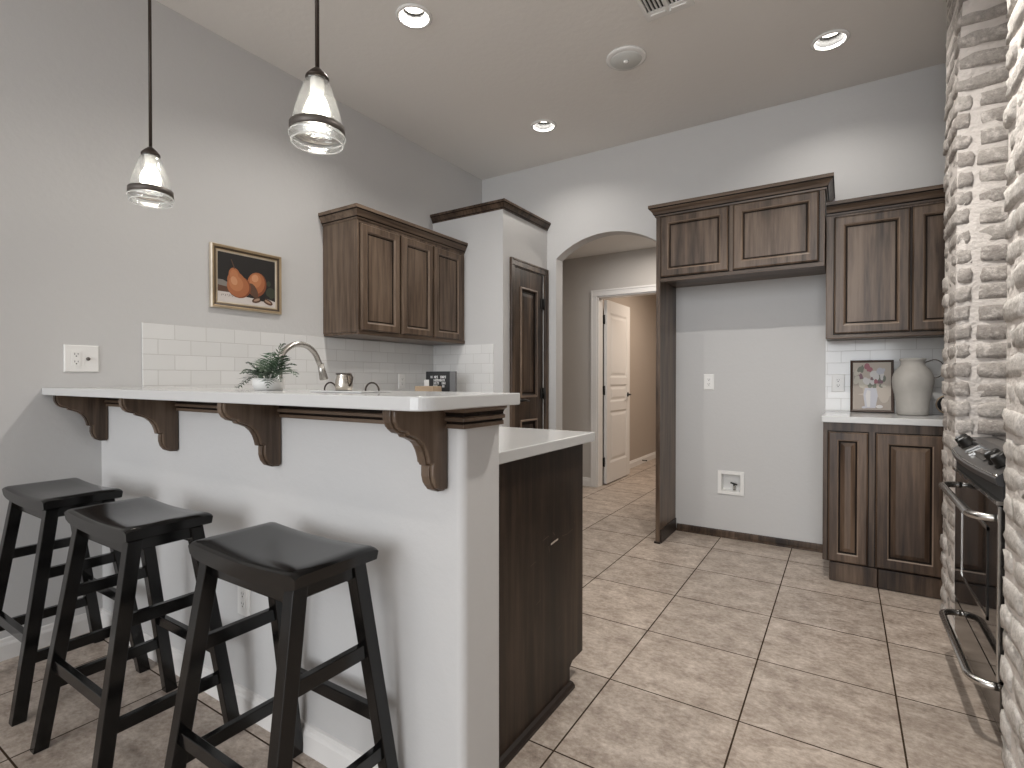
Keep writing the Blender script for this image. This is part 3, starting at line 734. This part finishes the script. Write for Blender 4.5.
# ------------------------------------------------------------------ bar stools
def build_stool(loc, label):
    t = thing('bar_stool', (0, 0, 0), label, 'stool', 'black saddle stools along the bar')
    hx, hy = .2225, .118
    mb = MB(); top = []; bot = []
    def z(u, v):
        zz = .736 - .011*(1 - abs(u)**1.8)
        e = max(0, abs(u) - .90)/.10; zz -= .009*e*e
        f = max(0, abs(v) - .86)/.14; zz -= .006*f*f
        return zz
    vs = []; fs = []
    us = [-1, -.975, -.95, -.9] + [-.8 + 1.6*k/14 for k in range(15)] + [.9, .95, .975, 1]
    vv = [-1, -.95, -.88, -.6, -.3, 0, .3, .6, .88, .95, 1]
    nu, nv = len(us), len(vv)
    for u in us:
        for v in vv: vs.append((u*hx, v*hy, z(u, v)))
    for u in us:
        for v in vv: vs.append((u*hx*.985, v*hy*.98, .736 - .011*(1 - abs(u)**1.8) - .044 + .008*max(0, (abs(u) - .85)/.15)))
    o = nu*nv
    for i in range(nu - 1):
        for j in range(nv - 1):
            a = i*nv + j; fs.append((a, a + nv, a + nv + 1, a + 1)); fs.append((o + a, o + a + 1, o + a + nv + 1, o + a + nv))
    for i in range(nu - 1):
        a = i*nv; fs.append((a, o + a, o + a + nv, a + nv)); a = i*nv + nv - 1; fs.append((a, a + nv, o + a + nv, o + a))
    for j in range(nv - 1):
        fs.append((j, j + 1, o + j + 1, o + j)); a = (nu - 1)*nv + j; fs.append((a, o + a, o + a + 1, a + 1))
    mb.add(vs, fs, 0, True)
    s = mb.build('seat', 'black', t); k = s.modifiers.new('es', 'EDGE_SPLIT'); k.split_angle = math.radians(50)
    tx, ty, fx, fy = .178, .083, .214, .186
    TZ = .692
    def at(zz, sx, sy):
        f = 1 - zz/TZ; return Vector((sx*(tx + (fx - tx)*f), sy*(ty + (fy - ty)*f), zz))
    for sx in (-1, 1):
        for sy in (-1, 1):
            a, b = at(0, sx, sy), at(TZ, sx, sy); w, d = .0175, .019
            q = [(-w, -d), (w, -d), (w, d), (-w, d)]
            MB().hexa([a + Vector((i, j, 0)) for i, j in q], [b + Vector((i, j, 0)) for i, j in q]).build('leg', 'black', t, bevel=.002)
    MB().box(-tx - .004, tx + .004, -.090, -.070, .645, .690).box(-tx - .004, tx + .004, .070, .090, .645, .690).box(-tx - .012, -tx + .008, -.070, .070, .660, .698).box(tx - .008, tx + .012, -.070, .070, .660, .698).build('apron', 'black', t, bevel=.002)
    for sx in (-1, 1):
        for zz in (.470, .195):
            MB().bar(at(zz, sx, -1) + Vector((0, .015, 0)), at(zz, sx, 1) - Vector((0, .015, 0)), .020, .036).build('stretcher', 'black', t, bevel=.002)
    MB().bar(at(.255, -1, -1) + Vector((.012, 0, 0)), at(.255, 1, -1) - Vector((.012, 0, 0)), .020, .036).build('stretcher', 'black', t, bevel=.002)
    MB().bar(at(.285, -1, 1) + Vector((.012, 0, 0)), at(.285, 1, 1) - Vector((.012, 0, 0)), .020, .036).build('stretcher', 'black', t, bevel=.002)
    t.location = loc; return t
s3 = build_stool((-1.204, .800, 0), 'black saddle-seat bar stool nearest the open end of the bar, in front of the others')
k = copy_thing(s3, (-1.890, .754, 0), 'black saddle-seat bar stool in the middle of the three at the bar')
k = copy_thing(s3, (-2.545, .760, 0), 'black saddle-seat bar stool closest to the left wall, farthest from the bar end')

# ------------------------------------------------------------------ pendants
def pendant(x, y, zb, label):
    t = thing('pendant_lamp', (x, y, zb), label, 'pendant lamp', 'glass pendants over the bar')
    c = (x, y, zb)
    MB().tube([(x, y, zb + .235), (x, y, ZC - .02)], .0062, 10).build('rod', 'bronze', t)
    MB().lathe([(.060, ZC - zb - .022), (.060, ZC - zb - .008), (.056, ZC - zb)], c, 24).build('ceiling_canopy', 'bronze', t)
    MB().lathe([(.034, .219), (.032, .226), (.022, .238), (.010, .249), (.006, .252)], c, 24).build('cap', 'bronze', t)
    th = .003
    outer = [(.0735, .028), (.0750, .036), (.0790, .044), (.0800, .049), (.0785, .054), (.0758, .057), (.0745, .078), (.0700, .100), (.062, .132), (.051, .166), (.040, .198), (.030, .219)]
    inner = [(r - th, z) for r, z in outer[::-1]]
    MB().lathe(outer + inner + [outer[0]], c, 40, caps=(False, False)).build('glass_shade', 'glass', t)
    MB().tube([(x + .0725*math.cos(2*PI*k/40), y + .0725*math.sin(2*PI*k/40), zb + .028) for k in range(41)], .0024, 8, caps=(False, False)).tube([(x + .0795*math.cos(2*PI*k/40), y + .0795*math.sin(2*PI*k/40), zb + .049) for k in range(41)], .0018, 8, caps=(False, False)).build('glass_rim', 'glassrim', t)
    MB().lathe([(.0765, .056), (.0790, .057), (.0785, .079), (.0755, .080), (.0762, .057)], c, 40, caps=(False, False)).build('band', 'bandm', t)
    MB().lathe([(.018, .218), (.020, .214), (.020, .180), (.016, .176)], c, 20).build('socket', 'ceramic', t)
    MB().lathe([(.013, .182), (.019, .166), (.030, .146), (.0345, .124), (.032, .104), (.022, .090), (.006, .084)], c, 24).build('bulb', 'bulb', t)
    return t
pendant(-2.372, 1.0, 1.838, 'clear glass pendant lamp with bronze band hanging over the bar nearer the left wall')
pendant(-1.322, 1.0, 1.822, 'clear glass pendant lamp with bronze band over the middle of the bar')

# ------------------------------------------------------------------ ceiling fittings
LP = [13, 5, 5, 27, 5, 4]  # last three drive the added, unseen fill lamps
LL = ['round recessed ceiling light above the bar side, nearest the pendants', 'round recessed ceiling light in front of the pantry, smallest in view', 'round recessed ceiling light above the right-hand cabinets', 'added recessed ceiling light near the range, unseen above the frame', 'added recessed ceiling light above the camera, unseen outside the frame', 'added recessed ceiling light over the seating side, unseen outside the frame']
for (x, y), lab, pw in zip(LAMPS, LL, LP):
    t = thing('recessed_light', (x, y, ZC), lab, 'ceiling light', 'recessed ceiling lights')
    MB().lathe([(.077, .0), (.094, -.001), (.095, -.005), (.090, -.010), (.078, -.011), (.073, -.007), (.072, .004), (.077, .051)], (x, y, ZC), 40, caps=(False, False)).build('trim_ring', 'plastic', t)
    MB().lathe([(.0725, .002), (.053, .050), (.0725, .0515), (.0735, .03)], (x, y, ZC), 32, caps=(False, False)).build('baffle', 'baffle', t)
    MB().lathe([(.056, .050), (.045, .044), (.0, .042)], (x, y, ZC), 32, caps=(False, False)).build('lens', 'lens', t)
    area('can_lamp', (x, y, ZC + .038), (0, 0, 0), .09, .09, pw, (1, .96, .90), 'DISK')
t = thing('ceiling_detector', (-1.09, 2.959, ZC), 'round white ceiling disc with a small centre button between the recessed lights', 'ceiling fixture')
MB().lathe([(.116, 0), (.116, -.006), (.108, -.012), (.094, -.014)], (-1.09, 2.959, ZC), 48).build('rim', 'plastic', t)
MB().lathe([(.092, -.012), (.088, -.017), (.0, -.019)], (-1.09, 2.959, ZC), 48, caps=(True, False)).build('grille', plain('grille_grey', (.68, .69, .67), .6), t)
MB().lathe([(.016, -.018), (.015, -.026), (.008, -.030), (.0, -.031)], (-1.09, 2.959, ZC), 24, caps=(True, False)).build('button', 'plastic', t)
t = thing('ceiling_vent', (-.76, 2.57, ZC), 'white louvred air vent in the ceiling at the top edge of the picture', 'vent')
vx0, vx1, vy0, vy1 = -.882, -.640, 2.42, 2.715
mb = MB(); 
for a in ((vx0, vx1, vy0, vy0 + .03), (vx0, vx1, vy1 - .065, vy1), (vx0, vx0 + .022, vy0 + .03, vy1 - .065), (vx1 - .022, vx1, vy0 + .03, vy1 - .065), ((vx0 + vx1)/2 - .008, (vx0 + vx1)/2 + .008, vy0 + .03, vy1 - .065)): mb.box(*a, ZC - .010, ZC - .0005)
mb.box(vx0 + .03, (vx0 + vx1)/2 - .012, vy1 - .048, vy1 - .034, ZC - .016, ZC - .010); mb.box((vx0 + vx1)/2 + .012, vx1 - .03, vy1 - .048, vy1 - .034, ZC - .016, ZC - .010)
mb.build('frame', 'plastic', t, bevel=.002)
MB().box(vx0 + .022, vx1 - .022, vy0 + .03, vy1 - .065, ZC - .002, ZC - .0008).build('backing', 'slot', t)
for k in range(10):
    x = vx0 + .034 + k*.0193
    MB().bar((x, vy0 + .03, ZC - .006), (x, vy1 - .065, ZC - .006), .0035, .010, (0.4, 0, 1)).build('louvre', 'plastic', t)
MB().tube([((vx0 + vx1)/2 + .012, vy1 - .050, ZC - .012), ((vx0 + vx1)/2 + .012, vy1 - .050, ZC - .03)], .005, 8).build('damper_lever', 'plastic', t)

# ------------------------------------------------------------------ wall plates
def plate(org, U, V, w, h, label, slots, name='wall_outlet', cat='outlet'):
    U, V, org = Vector(U), Vector(V), Vector(org); n = U.cross(V)
    t = thing(name, org + U*w/2, label, cat)
    MB().nest(org, U, V, w, h, [(0, 0, 0), (0, .004, 0), (.004, .0065, 0)]).build('cover_plate', 'plastic', t)
    for kind, u, v in slots:
        c = org + U*u + V*v + n*.0066
        if kind == 'outlet':
            f = MB().nest(c - U*.0165 - V*.033, U, V, .033, .066, [(0, 0, 0), (0, .0015, 0), (.001, .002, 0)]).build('receptacle', 'plastic', t)
            mb = MB()
            for s in (-1, 1):
                q = c + V*s*.017 + n*.0021
                for du, dv, hw, hh in ((-.006, .004, .0012, .004), (.006, .004, .0012, .0035), (0, -.006, .0025, .0025)):
                    mb.add([q + U*(du - hw) + V*(dv - hh), q + U*(du + hw) + V*(dv - hh), q + U*(du + hw) + V*(dv + hh), q + U*(du - hw) + V*(dv + hh)], [(0, 1, 2, 3)])
            mb.build('socket_slots', 'slot', f)
        elif kind == 'rocker':
            MB().nest(c - U*.0165 - V*.033, U, V, .033, .066, [(0, 0, 0), (0, .0015, 0), (.003, .005, 0)]).build('rocker', 'plastic', t)
        elif kind == 'coax':
            MB().lathe([(.008, 0), (.008, .003), (.0048, .003), (.0048, .012)], c, 12, axis=n).build('coax_jack', 'bandm', t)
    return t
plate((XL, .877, 1.183), (0, 1, 0), (0, 0, 1), .127, .121, 'white double wall plate with outlet and cable jack on the left wall above the bar', [('outlet', .043, .060), ('coax', .086, .060)])
plate((XL + .008, 2.917, 1.078), (0, 1, 0), (0, 0, 1), .072, .115, 'white outlet on the tiles under the left wall cabinet', [('outlet', .036, .0575)])
plate((-1.775, PYF, .335), (1, 0, 0), (0, 0, 1), .074, .118, 'white outlet low on the bar wall between the stools', [('outlet', .037, .059)])
plate((-.877, YB, 1.073), (1, 0, 0), (0, 0, 1), .072, .115, 'white outlet on the bare wall of the refrigerator space', [('outlet', .036, .0575)])
plate((-.068, YB - .008, 1.068), (1, 0, 0), (0, 0, 1), .072, .115, 'white outlet on the tiles left of the flower picture', [('outlet', .036, .0575)])
t = thing('ice_maker_box', ((ICE[0] + ICE[1])/2, YB, ICE[2]), 'white recessed water box with valve low in the refrigerator space', 'water box')
x0, x1, z0, z1 = ICE
mb = MB()
for a in ((x0 - .02, x0 + .006, z0 - .02, z1 + .02), (x1 - .006, x1 + .02, z0 - .02, z1 + .02), (x0 + .006, x1 - .006, z0 - .02, z0 + .006), (x0 + .006, x1 - .006, z1 - .006, z1 + .02)):
    mb.box(a[0], a[1], YB - .008, YB - .0005, a[2], a[3])
mb.build('frame', 'plastic', t, bevel=.002)
mb = MB().box(x0 + .001, x1 - .001, YB + .075, YB + .080, z0 + .001, z1 - .001)
for a in ((x0 + .001, x0 + .005, z0 + .001, z1 - .001), (x1 - .005, x1 - .001, z0 + .001, z1 - .001), (x0 + .005, x1 - .005, z0 + .001, z0 + .005), (x0 + .005, x1 - .005, z1 - .005, z1 - .001)): mb.box(a[0], a[1], YB + .001, YB + .075, a[2], a[3])
mb.build('recess', 'plastic', t)
v = MB().tube([(x0 + .085, YB + .05, z0 + .006), (x0 + .085, YB + .05, z0 + .055)], .009, 10).tube([(x0 + .085, YB + .05, z0 + .035), (x0 + .085, YB + .02, z0 + .035)], .007, 8)
v.build('valve', 'nickel', t)
MB().bar((x0 + .062, YB + .03, z0 + .062), (x0 + .108, YB + .03, z0 + .050), .012, .010).tube([(x0 + .085, YB + .03, z0 + .035), (x0 + .085, YB + .03, z0 + .060)], .005, 8).build('valve_lever', 'blackmetal', t)
# small door stop on the bedroom baseboard
MB().lathe([(.010, 0), (.006, .004), (.005, .05), (.009, .052), (.009, .062)], (-2.316, 6.95, .045), 10, axis=(1, 0, 0)).build('door_stop', 'blackmetal')
tag(bpy.data.objects['door_stop'], 'small dark door stop on the white baseboard beyond the open door', 'door stop')

# ------------------------------------------------------------------ pictures
def ell(u, v, ru, rv, rot=0, n=20, a0=0, a1=2*PI):
    c, s = math.cos(rot), math.sin(rot)
    return [(u + ru*math.cos(a0 + (a1-a0)*k/n)*c - rv*math.sin(a0 + (a1-a0)*k/n)*s, v + ru*math.cos(a0 + (a1-a0)*k/n)*s + rv*math.sin(a0 + (a1-a0)*k/n)*c) for k in range(n)]
def painting(org, U, V, w, h, shapes, parent):
    U, V, org = Vector(U), Vector(V), Vector(org); n = U.cross(V)
    names = []; mb = MB()
    for i, (mat, pts) in enumerate(shapes):
        if mat not in names: names.append(mat)
        pts = [(min(1, max(0, a)), min(1, max(0, b))) for a, b in pts]
        mb.poly([org + U*a*w + V*b*h + n*(.00006*i) for a, b in pts], names.index(mat))
    return mb.build('painting', names, parent)
R1 = [(0, 0), (1, 0), (1, 1), (0, 1)]
t = thing('picture', (XL, 1.505, 1.54), 'small gilt-framed painting of two orange pears on the left wall', 'picture')
pw, ph = .420, .352
MB().nest((XL + .001, 1.505, 1.542), (0, 1, 0), (0, 0, 1), pw, ph, [(0, 0, 2), (0, .016, 2), (.005, .022, 2), (.012, .021, 0), (.017, .019, 0), (.027, .013, 1), (.032, .013, 0), (.040, .009, 2)]).build('frame', ['gold', 'golddark', 'giltpale'], t)
iw, ih = pw - .08, ph - .08
pear = [('oil_black', R1), ('oil_cloth', [(0, 0), (1, 0), (1, .12), (.8, .18), (.5, .22), (.2, .23), (0, .22)]), ('oil_brown', [(0, .20), (.22, .20), (.22, .34), (0, .36)]), ('oil_grey', [(0, .33), (.15, .31), (.16, .40), (.08, .44), (0, .44)]),
        ('oil_green', ell(.92, .30, .09, .12)), ('oil_green', ell(.88, .50, .04, .06)), ('oil_black', ell(.62, .2, .28, .06)),
        ('oil_pear_dark', ell(.66, .44, .175, .265, -.15)), ('oil_pear', ell(.65, .47, .155, .230, -.15)), ('oil_pear_mid', ell(.64, .52, .105, .15, -.2)), ('oil_pear_light', ell(.63, .57, .06, .08, -.2)),
        ('oil_brown', ell(.60, .30, .07, .16, .35)),
        ('oil_pear_dark', ell(.35, .34, .205, .235)), ('oil_pear', ell(.335, .35, .190, .225)), ('oil_pear', ell(.275, .55, .100, .17, .10)), ('oil_pear', ell(.30, .46, .15, .18, .05)), ('oil_pear_mid', ell(.30, .40, .12, .16, .15)), ('oil_pear_mid', ell(.265, .56, .07, .12)), ('oil_pear_light', ell(.265, .45, .055, .09, .2)),
        ('oil_brown', [(.265, .70), (.285, .70), (.225, .88), (.21, .88)]),
        ('oil_brown', ell(.66, .11, .095, .055, .5)), ('oil_tan', ell(.66, .115, .06, .025, .5)), ('oil_brown', ell(.86, .10, .10, .055, -.5)), ('oil_tan', ell(.86, .105, .065, .022, -.5)), ('oil_black', ell(.76, .15, .05, .05))]
for k in range(7): pear.append(('oil_grey', [(.05 + k*.03, .11 + .02*(k % 2)), (.06 + k*.03, .11 + .02*(k % 2)), (.072 + k*.03, .155), (.062 + k*.03, .155)]))
painting((XL + .0105, 1.545, 1.582), (0, 1, 0), (0, 0, 1), iw, ih, pear, t)
# flower picture leaning on the right counter
t = thing('picture', (.145, 3.97, CZ), 'brown-framed picture of white flowers in a vase leaning on the tiles beside the jug', 'picture')
tl = math.radians(6); Vv = Vector((0, math.sin(tl), math.cos(tl))); o0 = Vector((.034, 3.972, CZ + .0015)); fw, fh = .226, .328
MB().nest(o0, (1, 0, 0), Vv, fw, fh, [(0, 0, 0), (0, .014, 0), (.003, .017, 0), (.010, .015, 0), (.013, .010, 0), (.014, .008, 0)]).build('frame', ['walnut'], t)
nf = Vector((1, 0, 0)).cross(Vv)
rnd = random.Random(3)
fl = [('oil_beige', R1), ('oil_taupe', [(0, 0), (1, 0), (1, .30), (.6, .26), (0, .34)]), ('oil_taupe', [(0, .3), (.28, .35), (.20, .75), (0, .8)]), ('oil_beige', ell(.82, .35, .15, .20))]
for k in range(14): fl.append((rnd.choice(['oil_sage', 'oil_sage', 'oil_mauve']), ell(rnd.uniform(.2, .82), rnd.uniform(.48, .74), rnd.uniform(.05, .10), rnd.uniform(.03, .08), rnd.uniform(0, 3), 10)))
fl += [('oil_bluewhite', [(.33, .04), (.60, .04), (.66, .30), (.62, .46), (.32, .46), (.28, .32)]), ('oil_white', [(.38, .06), (.46, .06), (.47, .40), (.38, .42), (.34, .30)])]
for u, v, r, c in ((.14, .62, .10, 'oil_cream'), (.26, .55, .11, 'oil_cream'), (.12, .80, .10, 'oil_cream'), (.22, .85, .08, 'oil_sage'), (.38, .90, .085, 'oil_pink'), (.44, .86, .05, 'oil_pink'), (.56, .78, .12, 'oil_white'), (.72, .80, .11, 'oil_bluewhite'),
                   (.64, .70, .10, 'oil_white'), (.80, .70, .06, 'oil_white'), (.40, .60, .10, 'oil_white'), (.50, .57, .07, 'oil_white'), (.70, .58, .06, 'oil_mauve'), (.62, .60, .05, 'oil_pink'), (.80, .50, .04, 'oil_cream')):
    for k in range(4): fl.append((c, ell(u + rnd.uniform(-.05, .05), v + rnd.uniform(-.03, .03), r*rnd.uniform(.6, 1.0), r*rnd.uniform(.4, .7), rnd.uniform(0, 3), 10)))
fl += [('oil_white', ell(.70, .07, .09, .035)), ('oil_bluewhite', ell(.30, .05, .06, .025))]
painting(o0 + Vector((.014, 0, 0)) + Vv*.014 + nf*.0085, (1, 0, 0), Vv, fw - .028, fh - .028, fl, t)

# ------------------------------------------------------------------ small things
# stoneware jug
t = thing('jug', (.336, 3.80, CZ), 'grey stoneware jug with a thin wire handle standing on the right counter', 'jug')
prof = [(.070, .001), (.075, .004), (.076, .03), (.080, .08), (.088, .125), (.096, .165), (.0990, .195), (.097, .222), (.088, .250), (.073, .272), (.062, .284), (.058, .292), (.057, .312), (.062, .318), (.064, .325), (.060, .329), (.054, .326), (.053, .30), (.058, .28), (.05, .2), (.0, .1)]
MB().lathe(prof, (.336, 3.80, CZ), 48, caps=(True, False)).build('body', 'stone', t)
pts = []
for k in range(15):
    a = PI*.62 - PI*1.25*k/14
    pts.append((.336 + .098 + .042*math.cos(a)*1.05, 3.80, CZ + .268 + .052*math.sin(a)))
MB().tube([(.336 + .058, 3.80, CZ + .306)] + pts + [(.336 + .090, 3.80, CZ + .225)], .0032, 8).build('handle', 'bandm', t)
# round plate leaning behind the pillar
ax = Vector((-.1, -1, .18)).normalized()
t = thing('plate', (.522, 3.975, CZ), 'dark round plate with a tan rim half hidden behind the brick pillar', 'plate')
MB().lathe([(.0, .004), (.040, .004), (.054, .012), (.056, .010), (.044, 0), (0, 0)], (.518, 3.976, CZ + .0585), 36, caps=(False, False), axis=ax).build('dish', 'blackmetal', t)
MB().lathe([(.050, .0105), (.0575, .0140), (.0575, .0095), (.0545, .008)], (.518, 3.976, CZ + .0585), 36, caps=(False, False), axis=ax).build('rim', 'paleoak', t)
# faucet
fx, fy = -1.925, 1.272
t = thing('faucet', (fx, fy, CZ), 'tall brushed nickel gooseneck kitchen faucet behind the bar', 'faucet')
MB().lathe([(.028, .0005), (.028, .006), (.020, .014), (.017, .05), (.016, .09)], (fx, fy, CZ), 24).build('base', 'nickel', t)
pts = [(fx, fy, CZ + .08), (fx, fy, CZ + .20), (fx, fy, CZ + .262)]
for k in range(1, 15):
    a = PI - PI*.90*k/14; pts.append((fx, fy + .094 + .094*math.cos(a), CZ + .262 + .094*math.sin(a)))
pts.append((fx, fy + .199, CZ + .262))
MB().tube(pts, .0118, 14).build('spout', 'nickel', t)
MB().tube([(fx, fy + .196, CZ + .275), (fx, fy + .204, CZ + .245), (fx, fy + .213, CZ + .212), (fx, fy + .214, CZ + .207)], [.0135, .0155, .0185, .017], 16).build('spray_head', 'nickel', t)
MB().lathe([(.010, 0), (.010, .03)], (fx + .014, fy, CZ + .06), 12, axis=(1, 0, 0)).tube([(fx + .04, fy, CZ + .06), (fx + .055, fy, CZ + .10), (fx + .06, fy, CZ + .13)], [.006, .005, .004], 8).build('lever', 'nickel', t)
# fern in a white bowl
px_, py_ = -1.604, 1.02
t = thing('potted_fern', (px_, py_, BZ), 'small green fern in a low white bowl on the bar top', 'potted plant')
MB().lathe([(.040, .001), (.044, .004), (.049, .020), (.050, .038), (.047, .040), (.044, .036), (.0, .034)], (px_, py_, BZ), 36, caps=(True, False)).build('bowl', 'ceramic', t)
rnd = random.Random(12)
def frond(mb, az, length, rise, droop, m):
    # curved stalk with paired leaflets
    pts = []; n = 13
    d = Vector((math.cos(az), math.sin(az), 0)); o = Vector((px_, py_, BZ + .034)) + d*.014
    for k in range(n + 1):
        u = k/n; pts.append(o + d*length*(u*.9) + Vector((0, 0, rise*math.sin(u*PI*.5) - droop*u*u)))
        pts[-1].z = max(pts[-1].z, BZ + .010)
    mb.tube(pts, [.0016*(1 - .7*k/n) for k in range(n + 1)], 4, m)
    side0 = Vector((-d.y, d.x, 0))
    for k in range(3, n + 1):
        u = k/n; p = pts[k]; tan = (pts[k] - pts[k-1]).normalized(); side = side0
        ln = .034*math.sin(PI*min(1, .22 + u*.80))*(.85 + .3*rnd.random()) + .004
        up = side.cross(tan)
        if up.z < 0: up = -up
        for s in (-1, 1):
            dr = (side*s + tan*.55 + up*rnd.uniform(-.25, .2)).normalized(); w_ = tan*.0028
            ln *= 1.08; tip = p + dr*ln - Vector((0, 0, .002)); tip.z = max(tip.z, BZ + .003); mid = p + dr*ln*.45 + up*.0015
            mb.add([p - w_*.5, mid - w_, tip, mid + w_, p + w_*.5], [(0, 1, 2, 3, 4)], m)
mb = MB()
for az, ln, ri, dr in ((2.45, .070, .125, .0), (2.65, .075, .095, .0), (2.75, .085, .075, .02), (3.2, .115, .055, .06), (3.55, .125, .050, .095), (3.9, .085, .05, .02), (4.4, .075, .06, .02), (4.9, .075, .055, .02), (5.4, .085, .05, .03),
                       (.55, .048, .160, .0), (.15, .075, .105, .0), (.0, .165, .075, .055), (5.95, .165, .06, .06), (.35, .115, .07, .04), (1.1, .085, .09, .02), (1.6, .085, .08, .03), (2.1, .08, .09, .02), (2.9, .10, .06, .03), (5.7, .125, .05, .075), (4.2, .06, .075, 0), (0.8, .06, .09, 0), (1.9, .05, .085, 0), (3.0, .06, .08, 0)):
    frond(mb, az, ln*.92, ri*.74, dr*.8, 1 if rnd.random() < .3 else 0)
mb.build('foliage', ['leaf', 'leafp'], t)
# tray and creamer
tx_, ty_ = -1.162, .985
t = thing('tray', (tx_, ty_, BZ), 'thin white tray with two arched dark handles on the bar top', 'tray')
MB().box(tx_ - .105, tx_ + .105, ty_ - .055, ty_ + .055, BZ + .0005, BZ + .005).build('tray_board', 'quartz', t, bevel=.0015)
for s in (-1, 1):
    cx = tx_ + s*.086
    MB().tube([(cx + .026*math.cos(PI*k/12), ty_, BZ + .005 + .022*math.sin(PI*k/12)) for k in range(13)], .0024, 8).build('handle', 'bronze', t)
cx, cy, cz = -1.174, .972, BZ + .0055
t = thing('creamer', (cx, cy, cz), 'small hammered silver pitcher standing on the white tray', 'pitcher')
k = .67
MB().lathe([(r*k, z*k) for r, z in [(.030, .0), (.034, .003), (.0355, .02), (.034, .040), (.029, .056), (.0275, .062), (.0300, .068), (.0285, .068), (.026, .06), (.03, .03), (0, .01)]], (cx, cy, cz), 32, caps=(True, False)).build('body', 'silver', t)
MB().lathe([(r*k, z*k) for r, z in [(.0285, .0655), (.0325, .067), (.0325, .070), (.028, .071), (.028, .0665)]], (cx, cy, cz), 32, caps=(False, False)).build('rim', 'bronze', t)
MB().tube([(cx + a*k, cy, cz + b*k) for a, b in ((.024, .064), (.042, .066), (.052, .054), (.048, .034), (.034, .018))], [.0026, .003, .003, .0028, .0025], 8).build('handle', 'bronze', t)
# black book on the far counter, with wooden box and card before it
bx, by = -2.62, 3.05
t = thing('book', (bx, by, CZ), 'black-covered book with white lettering standing on the far counter by the corner', 'book')
ang = math.radians(12); U = Vector((math.cos(ang), -math.sin(ang)*0 + math.sin(ang), 0)); Vb = Vector((0, 0, 1)); nb = U.cross(Vb)
o = Vector((bx - .115, by, CZ + .001)); bw, bh = .205, .268
MB().hexa([o, o + U*bw, o + U*bw - nb*.035, o - nb*.035], [q + Vb*bh for q in (o, o + U*bw, o + U*bw - nb*.035, o - nb*.035)]).build('cover', 'cover_black', t, bevel=.002)
e = o + U*(bw + .001)
MB().hexa([e + nb*.002, e + U*.046 + nb*.002, e + U*.046 - nb*.034, e - nb*.034], [q + Vb*bh for q in (e + nb*.002, e + U*.046 + nb*.002, e + U*.046 - nb*.034, e - nb*.034)]).build('page_edges', 'cover_grey', t, bevel=.004)
mb = MB(); rnd = random.Random(4)
for r_, (v0, us) in enumerate(((.225, (.045, .075, .088, .130, .145, .158)), (.200, (.072, .092, .108, .128, .150)), (.178, (.072, .098, .142, .155)), (.155, (.068, .088, .146)))):
    for u in us:
        q = o + U*u + Vb*v0 + nb*.0006; a, b = rnd.uniform(.009, .013), rnd.uniform(.014, .019)
        for du, dv, hw, hh in ((0, 0, .003, b), (a, 0, .0028, b), (a*.5, b*.1 + rnd.uniform(-.5, .5)*b, a*.55, .003)):
            mb.add([q + U*(du - hw) + Vb*(dv - hh)*.6, q + U*(du + hw) + Vb*(dv - hh)*.6, q + U*(du + hw) + Vb*(dv + hh)*.6, q + U*(du - hw) + Vb*(dv + hh)*.6], [(0, 1, 2, 3)])
mb.build('cover_lettering', 'ink_white', t)
k = MB().box(-2.675, -2.50, 2.86, 2.96, CZ + .001, CZ + .158); 
tag(k.build('wooden_box', 'paleoak', bevel=.003), 'pale wooden box on the far counter in front of the black book', 'box')
tag(MB().box(-2.645, -2.600, 2.93, 2.934, CZ + .159, CZ + .205).build('card', 'ink_white'), 'small white card standing on the pale wooden box', 'card')
